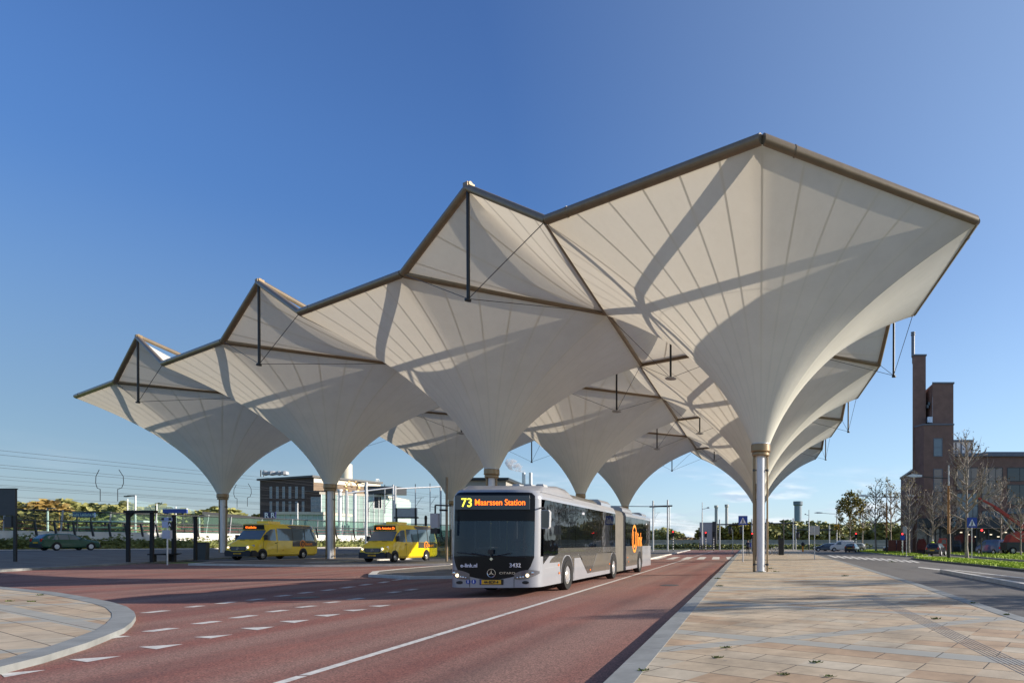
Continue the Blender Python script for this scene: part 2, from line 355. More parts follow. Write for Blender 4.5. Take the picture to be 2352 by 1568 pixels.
def make_inner_tent():
    t = thing('inner_tent', '', 'roof tent'); H = 16.9-RIMZ
    Vs = [Vector((10/3**.5*cos(R(90+120*k)), 10/3**.5*sin(R(90+120*k)), 0)) for k in range(3)]
    mb = MB()
    for k in range(3):
        a, b = Vs[k], Vs[(k+1) % 3]
        def fn(u, v):
            p = a.lerp(b, u)*(1-v); p.z = RIMZ-.05+H*(v**1.9); return p
        mb.grid(fn, 14, 14)
    o = mb.build('membrane', fab, t, smooth=50)
    uvseams(o, lambda c: (math.atan2(c.y, c.x)/(2*PI)*12+.5, .05*math.hypot(c.x, c.y)+.005))
    P = Vector((0,0,17.1)); B = Vector((0,0,12.04))
    for c in Vs: MB().tube(P, c+Vector((0,0,RIMZ+.15)), .12, n=8).build('ridge_tube', bronze, t, smooth=40)
    MB().tube(B, P, .07, n=10).build('mast', black, t, smooth=40)
    MB().lathe([(0,11.9),(.1,11.9),(.36,11.97),(.37,12.01),(.1,12.1),(0,12.1)], 24).build('disc_lamp', grey_paint, t, smooth=40)
    for c in Vs: MB().tube(B, c+Vector((0,0,RIMZ-.1)), .016, n=5).build('stay_cable', cable, t)
    return t
et = make_edge_tent(); n = 0
gc = Vector((-3, 2*S3))
sideword = ['front edge', 'right edge', 'rear edge']
for k in range(3):
    for i in range(3):
        p = Vector((-1-2*i, -S3))-gc; a = R(120*k); p = Vector((p.x*cos(a)-p.y*sin(a), p.x*sin(a)+p.y*cos(a)))+gc
        o = et if n == 0 else dup(et, (0,0,0)); q = W(p.x, p.y); o.location = q; o.rotation_euler = (0,0,-YAW+a)
        o['group'] = 'peaked tents along the roof edge'
        o['label'] = 'peaked roof tent with hanging mast on the roof %s, %s the nearest corner' % (sideword[k], [['closest to','second from','third from'][i], ['closest to','second from','third from'][2-i], 'away from'][k])
        if k == 1: o['label'] = 'peaked roof tent with hanging mast on the right edge, %s' % ['nearest the camera','in the middle of that edge','farthest along that edge'][i]
        if k == 2: o['label'] = 'peaked roof tent with hanging mast on the rear edge, %s' % ['by the back corner','in the middle of that edge','by the leftmost funnel'][i]
        n += 1
it = make_inner_tent(); n = 0
cs = {(round(c[0],3), round(c[1],3)) for c in centres}
names = ['under the mast nearest the camera','left of the bus front','above the left minibus','near the leftmost funnel','deep right under the roof','above the middle of the bus','above the bus rear','beyond the right row','by the back corner']
for c in centres:
    for up in (0, 1):
        nb = [(c[0]-2, c[1]), (c[0]-1, c[1]+2*S3)] if up else [(c[0]-1, c[1]+2*S3), (c[0]+1, c[1]+2*S3)]
        if all((round(a,3), round(b,3)) in cs for a, b in nb):
            q = W(c[0]-1, c[1]+2*S3/3) if up else W(c[0], c[1]+4*S3/3)
            o = it if n == 0 else dup(it, (0,0,0)); o.location = q; o.rotation_euler = (0,0,-YAW+(R(180) if up else 0))
            # triangle of mid points: an up-triangle of centres has a down-pointing triangle of mid points
            o['group'] = 'inner roof tents with disc lamps'; o['label'] = 'white tent between funnels with mast and disc lamp, '+names[n]; n += 1
# ---------------- ground ----------------
def asphalt(name, c1, c2, patch, speck=.5):
    m = pm(name, c1, .85, 0, 0, bump=.35, bscale=90); t = m.node_tree; L = t.links; b = t.nodes['Principled BSDF']
    tc = nd(t, 'ShaderNodeTexCoord')
    a = nd(t, 'ShaderNodeTexNoise'); a.inputs['Scale'].default_value = .35; a.inputs['Detail'].default_value = 5; L.new(tc.outputs['Object'], a.inputs[0])
    mp = nd(t, 'ShaderNodeMapping'); mp.inputs['Scale'].default_value = (.9, .035, 1); L.new(tc.outputs['Object'], mp.inputs[0])
    st = nd(t, 'ShaderNodeTexNoise'); st.inputs['Scale'].default_value = .9; st.inputs['Detail'].default_value = 4; L.new(mp.outputs[0], st.inputs[0])
    g = nd(t, 'ShaderNodeTexNoise'); g.inputs['Scale'].default_value = 55; g.inputs['Detail'].default_value = 3; L.new(tc.outputs['Object'], g.inputs[0])
    def mr(n, lo, hi):
        q = nd(t, 'ShaderNodeMapRange'); q.inputs[1].default_value = lo; q.inputs[2].default_value = hi; L.new(n.outputs[0], q.inputs[0]); return q.outputs[0]
    m1 = nd(t, 'ShaderNodeMixRGB'); m1.inputs[1].default_value = (*c1, 1); m1.inputs[2].default_value = (*c2, 1); L.new(mr(a, .35, .65), m1.inputs[0])
    m2 = nd(t, 'ShaderNodeMixRGB'); m2.inputs[2].default_value = (*patch, 1); L.new(m1.outputs[0], m2.inputs[1])
    ml = nd(t, 'ShaderNodeMath', operation='MULTIPLY'); ml.inputs[1].default_value = .9; L.new(mr(st, .42, .62), ml.inputs[0]); L.new(ml.outputs[0], m2.inputs[0])
    m3 = nd(t, 'ShaderNodeMixRGB', blend_type='OVERLAY'); m3.inputs[0].default_value = speck; L.new(m2.outputs[0], m3.inputs[1])
    gg = nd(t, 'ShaderNodeMapRange'); gg.inputs[1].default_value = .3; gg.inputs[2].default_value = .7; gg.inputs[3].default_value = .05; gg.inputs[4].default_value = .95; L.new(g.outputs[0], gg.inputs[0]); L.new(gg.outputs[0], m3.inputs[2])
    ov = nd(t, 'ShaderNodeTexVoronoi'); ov.inputs['Scale'].default_value = .55; ov.inputs['Randomness'].default_value = 1; L.new(tc.outputs['Object'], ov.inputs[0])
    sp_ = nd(t, 'ShaderNodeMapRange'); sp_.inputs[1].default_value = .13; sp_.inputs[2].default_value = .02; sp_.inputs[4].default_value = .45; L.new(ov.outputs['Distance'], sp_.inputs[0])
    sx_ = nd(t, 'ShaderNodeSeparateXYZ'); L.new(tc.outputs['Object'], sx_.inputs[0])
    wv = nd(t, 'ShaderNodeMath', operation='SINE'); wm = nd(t, 'ShaderNodeMath', operation='MULTIPLY'); wm.inputs[1].default_value = 3.3; L.new(sx_.outputs[0], wm.inputs[0]); L.new(wm.outputs[0], wv.inputs[0])
    wr = nd(t, 'ShaderNodeMapRange'); wr.inputs[1].default_value = .2; wr.inputs[2].default_value = 1; wr.inputs[4].default_value = .30; L.new(wv.outputs[0], wr.inputs[0])
    wn_ = nd(t, 'ShaderNodeMath', operation='MULTIPLY'); L.new(wr.outputs[0], wn_.inputs[0]); L.new(mr(a, .3, .6), wn_.inputs[1])
    mxx = nd(t, 'ShaderNodeMath', operation='MAXIMUM'); L.new(sp_.outputs[0], mxx.inputs[0]); L.new(wn_.outputs[0], mxx.inputs[1])
    m5 = nd(t, 'ShaderNodeMixRGB'); m5.inputs[2].default_value = (.055,.04,.036,1); L.new(mxx.outputs[0], m5.inputs[0]); L.new(m3.outputs[0], m5.inputs[1])
    L.new(m5.outputs[0], b.inputs['Base Color'])
    return m
red_m = asphalt('red asphalt', (.235,.085,.06), (.165,.062,.048), (.235,.13,.10), .8)
grey_m = asphalt('grey asphalt', (.115,.105,.095), (.085,.08,.075), (.13,.12,.11), .4)
dark_m = asphalt('dark asphalt', (.075,.073,.075), (.06,.06,.062), (.09,.087,.085), .4)
concrete = pm('kerb concrete', (.215,.225,.22), .8, 0, .22, 1.6, bump=.2)
kerb_light = pm('pale kerb', (.5,.48,.44), .8, 0, .15, 2, bump=.2)
line_m = pm('road marking', (.60,.58,.54), .75, 0, .35, 9, bump=.15, col2=(.68,.66,.61))
grass_m = pm('grass blades', (.28,.42,.02), .75, 0, .25, .8, col2=(.5,.62,.05))
soil = pm('verge soil', (.13,.17,.03), .95, 0, .3, .5, col2=(.25,.29,.05))

def paving(name, bands=True, cols=((.50,.40,.31),(.60,.47,.36)), jrot=-YAW):
    m = bpy.data.materials.new(name); m.use_nodes = True; t = m.node_tree; L = t.links; b = t.nodes['Principled BSDF']; b.inputs['Roughness'].default_value = .8
    tc = nd(t, 'ShaderNodeTexCoord'); mp = nd(t, 'ShaderNodeMapping'); mp.inputs['Rotation'].default_value = (0,0,-jrot); L.new(tc.outputs['Object'], mp.inputs[0])
    br = nd(t, 'ShaderNodeTexBrick'); br.inputs['Scale'].default_value = 1; br.inputs['Brick Width'].default_value = 1.25; br.inputs['Row Height'].default_value = .42
    br.inputs['Mortar Size'].default_value = .009; br.inputs['Mortar Smooth'].default_value = .2
    br.inputs['Color1'].default_value = (*cols[0],1); br.inputs['Color2'].default_value = (*cols[1],1); br.inputs['Mortar'].default_value = (.06,.05,.04,1); L.new(mp.outputs[0], br.inputs[0])
    # each slab its own tone
    def ma(op, a, bb=None, c=None):
        n = nd(t, 'ShaderNodeMath', operation=op)
        for i, q in enumerate((a, bb, c)):
            if q is None: continue
            if isinstance(q, (int, float)): n.inputs[i].default_value = q
            else: L.new(q, n.inputs[i])
        return n.outputs[0]
    sp = nd(t, 'ShaderNodeSeparateXYZ'); L.new(mp.outputs[0], sp.inputs[0])
    row = ma('FLOOR', ma('DIVIDE', sp.outputs[1], .42)); off = ma('MULTIPLY', ma('MODULO', row, 2), .625)
    colx = ma('FLOOR', ma('DIVIDE', ma('ADD', sp.outputs[0], off), 1.25))
    cb = nd(t, 'ShaderNodeCombineXYZ'); L.new(row, cb.inputs[0]); L.new(colx, cb.inputs[1])
    wn = nd(t, 'ShaderNodeTexWhiteNoise'); L.new(cb.outputs[0], wn.inputs[0])
    rp = nd(t, 'ShaderNodeValToRGB'); e = rp.color_ramp.elements; e[0].color = (.56,.45,.34,1); e[0].position = 0; e[1].color = (.49,.43,.36,1); e[1].position = 1
    for ps, cc in ((.25,(.60,.50,.39,1)),(.5,(.55,.47,.38,1)),(.7,(.52,.38,.27,1)),(.86,(.57,.51,.43,1))): q = e.new(ps); q.color = cc
    rp.color_ramp.interpolation = 'CONSTANT'; L.new(wn.outputs[0], rp.inputs[0])
    m1 = nd(t, 'ShaderNodeMixRGB', blend_type='MULTIPLY'); m1.inputs[0].default_value = 1
    cmul = nd(t, 'ShaderNodeMixRGB', blend_type='MULTIPLY'); cmul.inputs[0].default_value = 1; cmul.inputs[2].default_value = (*[x*1.0 for x in (cols[0][0]/.5*.86, cols[0][1]/.4*.82, cols[0][2]/.31*.72)], 1); L.new(rp.outputs[0], cmul.inputs[1])
    n = nd(t, 'ShaderNodeTexNoise'); n.inputs['Scale'].default_value = .8; n.inputs['Detail'].default_value = 8; n.inputs['Roughness'].default_value = .7; L.new(tc.outputs['Object'], n.inputs[0])
    mr = nd(t, 'ShaderNodeMapRange'); mr.inputs[1].default_value = .3; mr.inputs[2].default_value = .7; mr.inputs[3].default_value = .5; mr.inputs[4].default_value = 1.15; L.new(n.outputs[0], mr.inputs[0])
    L.new(cmul.outputs[0], m1.inputs[1]); L.new(mr.outputs[0], m1.inputs[2])
    colr = m1.outputs[0]
    if bands:
        so_ = nd(t, 'ShaderNodeSeparateXYZ'); L.new(tc.outputs['Object'], so_.inputs[0]); ks = None
        for sx_, o_ in ((.5, 7.75), (-.5, 7.6)):
            q = ma('ADD', ma('MULTIPLY', so_.outputs[0], sx_), ma('MULTIPLY', so_.outputs[1], .866))
            fr = ma('FRACT', ma('ADD', ma('DIVIDE', ma('SUBTRACT', q, o_), 4.33), 100.5))
            k = ma('LESS_THAN', ma('ABSOLUTE', ma('SUBTRACT', fr, .5)), .042)
            ks = k if ks is None else ma('MAXIMUM', ks, k)
        mb_ = nd(t, 'ShaderNodeMixRGB'); mb_.inputs[2].default_value = (.29,.30,.275,1); L.new(ma('MULTIPLY', ks, .8), mb_.inputs[0]); L.new(colr, mb_.inputs[1]); colr = mb_.outputs[0]
    vo = nd(t, 'ShaderNodeTexVoronoi'); vo.inputs['Scale'].default_value = 1.7; L.new(tc.outputs['Object'], vo.inputs[0])
    gum = ma('MULTIPLY', ma('LESS_THAN', vo.outputs['Distance'], .055), .5); mg = nd(t, 'ShaderNodeMixRGB'); mg.inputs[2].default_value = (.12,.11,.10,1); L.new(gum, mg.inputs[0]); L.new(colr, mg.inputs[1]); colr = mg.outputs[0]
    m4 = nd(t, 'ShaderNodeMixRGB'); m4.inputs[2].default_value = (.07,.06,.045,1); L.new(br.outputs['Fac'], m4.inputs[0]); L.new(colr, m4.inputs[1])
    L.new(m4.outputs[0], b.inputs['Base Color'])
    bp = nd(t, 'ShaderNodeBump'); bp.inputs['Strength'].default_value = .5; bp.inputs['Distance'].default_value = .01
    iv = ma('SUBTRACT', ma('MULTIPLY', n.outputs[0], .6), br.outputs['Fac']); L.new(iv, bp.inputs['Height']); L.new(bp.outputs[0], b.inputs['Normal'])
    return m
pave = paving('stone slab paving'); pave_grey = paving('grey slab paving', False, ((.17,.15,.14),(.2,.2,.2)), R(8))

sheet('ground', [(-900,-40),(900,-40),(900,1500),(-900,1500)], -.165, soil)
sheet('red_road', [(-60,-6),(-1.3,-6),(-1.35,20),(-2.4,60),(-4.2,140),(-7,141),(-13.5,140),(-26,140),(-26,60),(-31,43),(-45,36),(-60,34)], -.12, red_m)
sheet('bus_bay_road', [(-21,43),(-44,43),(-46,60),(-50,135),(-23,135)], -.112, dark_m)
sheet('side_road', [(4.6,-6),(80,-6),(80,140),(8.6,140),(6.2,60),(5.2,20)], -.12, grey_m)
def raised(name, pts, mat, kmat, kw=.28, zo=0.0, h=.14):
    ins = inset(pts, kw); n = len(pts); bm = bmesh.new()
    def cut(vs_pts):
        f = bm.faces.new([bm.verts.new((p[0], p[1], 0)) for p in vs_pts]); return f
    # kerb ring
    mb = MB()
    for i in range(n):
        a, b = pts[i], pts[(i+1) % n]; c, d = ins[(i+1) % n], ins[i]; L_ = math.hypot(b[0]-a[0], b[1]-a[1]); k = max(1, int(L_/1.0)) if L_ < 60 else max(1, int(L_/2))
        for j in range(k):
            g = .012/max(L_/k, .1)
            def lp(p, q, t): return (p[0]+(q[0]-p[0])*t, p[1]+(q[1]-p[1])*t)
            t0, t1 = (j+(g if j else 0))/k, (j+1)/k
            q = [lp(a,b,t0), lp(a,b,t1), lp(d,c,t1), lp(d,c,t0)]
            vs = [(p[0],p[1],zo+hill(p[0])) for p in q]+[(p[0],p[1],zo-h+hill(p[0])) for p in q]
            mb.add(vs, [(0,1,2,3),(0,4,5,1),(2,6,7,3),(1,5,6,2),(0,3,7,4)])
    mb.build(name.replace('surface','')+'_kerb' if False else 'kerb', kmat, kind='structure')
    return sheet(name, ins, zo-.006, mat)
# right-hand plaza
plaza = [(-1.34,-6),(4.7,-6),(4.95,12),(5.45,21),(6.3,45),(7.6,106),(8.0,135),(-4.0,135),(-2.55,60),(-1.78,20)]
raised('pavement', plaza, pave, concrete, .30)
# island in the left corner
cor = [G(*p) for p in ((-150,1332),(0,1344),(130,1356.5),(200,1367.5),(255,1378),(290,1388),(308,1400),(312,1410),(303,1423),(285,1437),(240,1455),(200,1470),(100,1500),(0,1524),(-150,1550))]
raised('traffic_island', [(p.x, p.y) for p in cor[:-1]]+[(-8.7,2),(-34,2),(-34,23.5)], pave, concrete, .32, -.03, .11)
# island of the second and of the third funnel
raised('traffic_island', [(-19.6,34),(-19.0,30.3),(-17.3,27.3),(-14.5,25.6),(-11.8,26.4),(-10.6,29),(-9.9,34),(-9.5,50),(-11.4,80),(-14.5,130),(-24,130),(-20.6,60)], pave_grey, kerb_light, .3)
raised('traffic_island', [(-36.2,41),(-35,37.8),(-30,38.4),(-20.6,41.2),(-20.6,42.9),(-31.2,42.9),(-31,58),(-31,90),(-37,90),(-36.4,58)], pave_grey, kerb_light, .25)
raised('platform', [(-34.6,24),(-35.2,28),(-37.6,36),(-39.8,42),(-41.6,48),(-43,75),(-62,75),(-63,24)], pave_grey, concrete, .25)
sheet('back_street', [(-63,24),(-43,75),(-43,120),(-57.5,118),(-78.5,30),(-86,0),(-63,0)], -.02, dark_m)
# grass islands and median of the side road
def px(pts, z=0): return [(G(a, b, z).x, G(a, b, z).y) for a, b in pts]
gr1 = px([(2092,1280.5),(2140,1286),(2240,1295),(2352,1307),(2500,1322),(2500,1300),(2352,1291.5),(2250,1284),(2180,1279.5),(2110,1278)])
gr2 = px([(1940,1262.5),(1990,1267.5),(2060,1274),(2110,1277),(2140,1275.5),(2120,1272),(2090,1267.5),(2030,1264),(1980,1261.5)])
gr3 = px([(2150,1268.5),(2225,1275.5),(2300,1282),(2400,1289),(2500,1290),(2500,1272),(2352,1269),(2250,1265.5),(2190,1264),(2150,1264.5)])
for i, g in enumerate((gr1, gr2, gr3)):
    raised('grass_verge', g, soil, darkgrey if i == 0 else concrete, .18, .0, .14)
    rnd = random.Random(i); mb = MB(); xs = [p[0] for p in g]; ys = [p[1] for p in g]
    gi = inset(g, .25)
    def inside(x, y):
        c = False; n_ = len(gi)
        for a in range(n_):
            x1, y1 = gi[a]; x2, y2 = gi[a-1]
            if (y1 > y) != (y2 > y) and x < (x2-x1)*(y-y1)/(y2-y1)+x1: c = not c
        return c
    cnt = 0
    for _ in range(60000):
        if cnt > 9000: break
        x = rnd.uniform(min(xs), max(xs)); y = rnd.uniform(min(ys), max(ys))
        if not inside(x, y): continue
        cnt += 1; a = rnd.random()*PI; s_ = rnd.uniform(.03,.07)+(.0008*y); h_ = rnd.uniform(.04,.13)
        mb.add([(x-s_*cos(a), y-s_*sin(a), -.01),(x+s_*cos(a), y+s_*sin(a), -.01),(x+rnd.uniform(-.05,.05), y+rnd.uniform(-.05,.05), h_)], [(0,1,2)])
    tag(mb.build('grass', grass_m), ['bright short grass on the verge nearest the plaza, by the crossing sign','bright short grass on the narrow verge beyond the zebra crossing','bright short grass on the verge in front of the brick building'][i], 'grass', kind='stuff')
raised('median', [(9.25,31.6),(8.7,20),(8.5,8),(10.4,8),(10.5,20),(9.9,31)], pave_grey, kerb_light, .25, .04, .18)
# markings
def poly_marks(name, polys, z=-.116):
    mb = MB()
    for p in polys: mb.add([(q[0], q[1], z+hill(q[0])) for q in p], [tuple(range(len(p)))])
    o = mb.build(name, line_m, kind='structure'); return o
def c1(x, y, z=-.12): g = G(x*.5, 1234.8+y*.5, z); return Vector((g.x, g.y))
teeth = [((0,622),(213,606),(20,640)),((318,558),(558,542),(400,570)),((638,500),(843,487),(718,511)),((890,455),(1070,443),(968,461)),((1102,414),(1262,407),(1183,423)),((1282,382),(1423,376),(1352,390)),((1440,355),(1566,349),(1505,361)),((1572,331),(1690,327),(1625,336)),((1690,312),(1797,307),(1745,316))]
poly_marks('yield_markings', [[c1(*q) for q in t] for t in teeth])
dash = [((430,468),(575,450)),((676,430),(798,414)),((900,395),(998,382)),((1072,368),(1165,355)),((1235,340),(1312,331)),((1370,319),(1445,311)),((1495,298),(1555,292)),((1605,283),(1665,276)),((1790,252),(1830,246)),((1870,240),(1910,234)),
        ((664,344),(765,333)),((865,318),(925,311)),((1005,302),(1072,293)),((1143,286),(1207,279)),((1270,268),(1330,262)),((1380,254),(1430,248)),((1485,242),(1532,236)),((1575,230),(1620,223)),((1660,217),(1700,211)),((1745,206),(1780,200)),((1810,194),(1850,188))]
ps = []
for a, b in dash:
    a, b = c1(*a), c1(*b); d = (b-a).normalized()*.5; n_ = Vector((-d.y, d.x))*.24; ps.append([a-n_, b-n_, b+n_, a+n_])
poly_marks('dashed_markings', ps)
ps = []; y = 4.0
while y < 120:
    L_ = 3.0 if y < 14 else 8; a = Vector((-4.93-.033*y, y)); y2 = min(y+L_-.04, 120); b = Vector((-4.93-.033*y2, y2)); ps.append([a-Vector((.065,0)), a+Vector((.065,0)), b+Vector((.065,0)), b-Vector((.065,0))]); y += L_
poly_marks('centre_line', ps)
ps = []
for k in range(7):
    x = -11.5+k*1.42; ps.append([Vector((x,57)), Vector((x+.72,57)), Vector((x+.1,67)), Vector((x-.6,67))])
poly_marks('crossing_marking', ps, -.113)
ps = []
for k in range(12):
    a = (1900+k*17, 1274.5+k*1.05); ps.append([G(a[0],a[1],-.12), G(a[0]+7,a[1]-.3,-.12), G(a[0]+27,a[1]+5.6,-.12), G(a[0]+19,a[1]+5.9,-.12)])
for k in range(9):
    a = (2270+k*18, 1279.5+k*1.1); ps.append([G(a[0],a[1],-.12), G(a[0]+10,a[1]+.2,-.12), G(a[0]+34,a[1]+4.0,-.12), G(a[0]+22,a[1]+4.0,-.12)])
ps.append([G(2108,1302.5,-.12), G(2111,1301.2,-.12), G(2161,1306.2,-.12), G(2161,1309,-.12)])
poly_marks('side_road_marking', ps)
mb = MB()
for k in range(6): mb.box(2.78+k*.055, 2.795+k*.055, 4, 16.5, -.008, -.0035)
mb.build('tactile_strip', pm('tactile rib', (.24,.22,.20), .8, 0, .2, 3), kind='structure')
for nm_, x_, y_ in (('drain_grate',-1.62,16.5),('drain_grate',-1.9,33),('manhole_cover',-3.2,22),('manhole_cover',-12.5,17)):
    b = MB()
    if nm_ == 'drain_grate':
        b.box(-.22,.22,-.22,.22,-.125,-.112)
    else: b.lathe([(0,-.112),(.33,-.112),(.34,-.12)], 24)
    tag(b.build(nm_, darkgrey, loc=(x_,y_,0)), ('small square drain grate by the plaza kerb, %s' % ('nearer one' if y_ < 20 else 'farther one')) if nm_ == 'drain_grate' else 'round manhole cover in the red road, %s the centre line' % ('right of' if x_ > -5 else 'left of'), 'drain')
# weeds in the joints
weed_m = pm('weed leaves', (.10,.13,.03), .8, 0, .3, 4)
rnd = random.Random(5)
wp = [(1648,1328),(1750,1313),(1768,1305),(1780,1312),(2050,1290),(1655,1345),(1940,1322),(1875,1520),(1800,1548),(1905,1552),(2312,1411),(2235,1384),(1647,1509),(1478,1539),(1668,1486),(2150,1420),(95,1366),(20,1380),(75,1381)]
wl = ['at the foot of the nearest column','by the kerb of the plaza','in a paving joint of the plaza','on the corner island']
for i, (a, b) in enumerate(wp):
    g = G(a, b); mb = MB(); sz = .022+.0026*g.y
    for k in range(26):
        an = rnd.random()*2*PI; r_ = rnd.random()*sz*1.6; x, y = r_*cos(an), r_*sin(an)*.6; h_ = rnd.uniform(.3,1)*sz*.7; q = rnd.random()*PI
        mb.add([(x-.012*cos(q)*(1+g.y*.05), y-.012*sin(q), 0),(x+.012*cos(q)*(1+g.y*.05), y+.012*sin(q), 0),(x*1.5, y*1.5, h_)], [(0,1,2)])
    o = mb.build('weed', weed_m, loc=g); tag(o, 'small weed tuft '+(wl[0] if i in (1,2,3) else wl[3] if i in (16,17,18) else wl[1] if i in (0,5,12,13,10,11) else wl[2]), 'weed', 'weeds growing in the paving')
# ---------------- vehicles ----------------
silver = pm('silver grey coachwork', (.30,.31,.335), .28, .1, .04, 2, coat=.6)
silver_lo = pm('warm silver coachwork', (.125,.112,.092), .32, .2, .05, 2, coat=.5)
anth = pm('anthracite coachwork', (.075,.07,.062), .25, .1, .05, 2, coat=.7)
gloss_black = pm('gloss black panel', (.005,.005,.006), .3, 0, 0, spec=.25)
bus_glass = glassmat('tinted bus glass', (.004,.005,.006), .12, .03, .7)
screen_glass = glassmat('windscreen glass', (.03,.06,.09), .5, .02, .9)
yellow = pm('yellow coachwork', (.92,.63,.01), .3, 0, .05, 2, coat=.6)
van_glass = glassmat('van glass', (.10,.14,.17), 0, .04, .9)
led_o = pm('orange led', (1,.16,.01), emit=1.7); led_y = pm('yellow led', (.85,.8,.06), emit=1.5)
orange = pm('orange lettering', (.9,.28,.02), .5, 0, 0)
plate_y = pm('yellow plate', (.75,.42,.02), .5, 0, .03); white_l = pm('white lettering', (.8,.8,.85), .5, 0, 0)
blue_sign = pm('blue sign face', (.02,.06,.33), .45, 0, .05); lamp_glass = pm('headlamp glass', (.75,.75,.72), .08, .5, 0, coat=1)
lamp_lit = pm('lit headlamp', (1,.8,.5), emit=1.6); red_lamp = pm('red lamp', (.5,.01,.01), .2, 0, 0, coat=1); amber = pm('amber reflector', (.9,.18,.01), .3, 0, 0, coat=.5)
chrome = pm('chrome', (.7,.7,.72), .12, 1, 0); plast = pm('dark bumper plastic', (.03,.03,.033), .6, 0, .1, 5)
seatblue = pm('blue seat fabric', (.03,.07,.13), .9, 0, .15, 8); pole_y = pm('yellow grab pole', (.65,.62,.25), .4, 0, 0)
skin = pm('skin', (.45,.27,.19), .6, 0, .05, 20); hair = pm('dark hair', (.02,.014,.01), .8, 0, .1, 30)
cloth_navy = pm('navy cloth', (.02,.028,.06), .9, 0, .15, 10); cloth_black = pm('black cloth', (.015,.015,.017), .9, 0, .15, 10)

wheel_al = pm('wheel aluminium', (.6,.58,.54), .3, .5, .1, 6)
def wheel(parent, x, y, r, wd, side, hub=wheel_al, z=None, twin=False, cap=False):
    z = r if z is None else z
    w = thing('wheel', '', '', (x, y, z)); w.parent = parent
    del w['label'], w['category']
    s = side
    MB().lathe([(r*.6, -wd/2*s),(r*.93, -wd/2*s),(r, -wd*.36*s),(r, wd*.36*s),(r*.95, wd/2*s),(r*.64, wd/2*s),(r*.6, wd*.42*s)], 32, axis='x').build('tyre', rubber, w, smooth=35)
    b = MB().lathe([(r*.63, wd*.46*s),(r*.60, wd*.40*s),(r*.56, wd*.2*s),(r*.3, wd*(.38 if not twin else .05)*s),(r*.24, wd*(.46 if not twin else .3)*s),(0, wd*(.47 if not twin else .3)*s)], 28, axis='x')
    for k in range(8):
        a = 2*PI*k/8; b.tube((wd*.3*s, r*.4*cos(a), r*.4*sin(a)), (wd*.42*s, r*.4*cos(a), r*.4*sin(a)), r*.05, n=6)
    b.build('rim', hub, w, smooth=35)
    h = MB()
    for k in range(8):
        a = 2*PI*(k+.5)/8; h.lathe([(0, 0),(r*.06, 0)], 8, c=(wd*.33*s, r*.47*cos(a), r*.47*sin(a)), axis='x')
    h.build('rim_openings', black, w)
    if cap: MB().lathe([(r*.66, wd*.44*s),(r*.60, wd*.53*s),(r*.2, wd*.55*s),(0, wd*.57*s)], 24, axis='x').build('hub_cap', hub, w, smooth=35)
    return w

def star(parent, loc, r, mat):
    b = MB()
    for i in range(28):
        a, c = 2*PI*i/28, 2*PI*(i+1)/28; b.tube((r*cos(a), 0, r*sin(a)), (r*cos(c), 0, r*sin(c)), r*.08, n=5, cap=False)
    for k in range(3):
        a = R(90+120*k); c, d = a+R(90), a-R(90)
        b.prism([(r*.96*cos(a), r*.96*sin(a)), (r*.13*cos(c), r*.13*sin(c)), (0,0), (r*.13*cos(d), r*.13*sin(d))], 'y', -.012, .004)
    return b.build('badge', mat, parent, loc=loc)

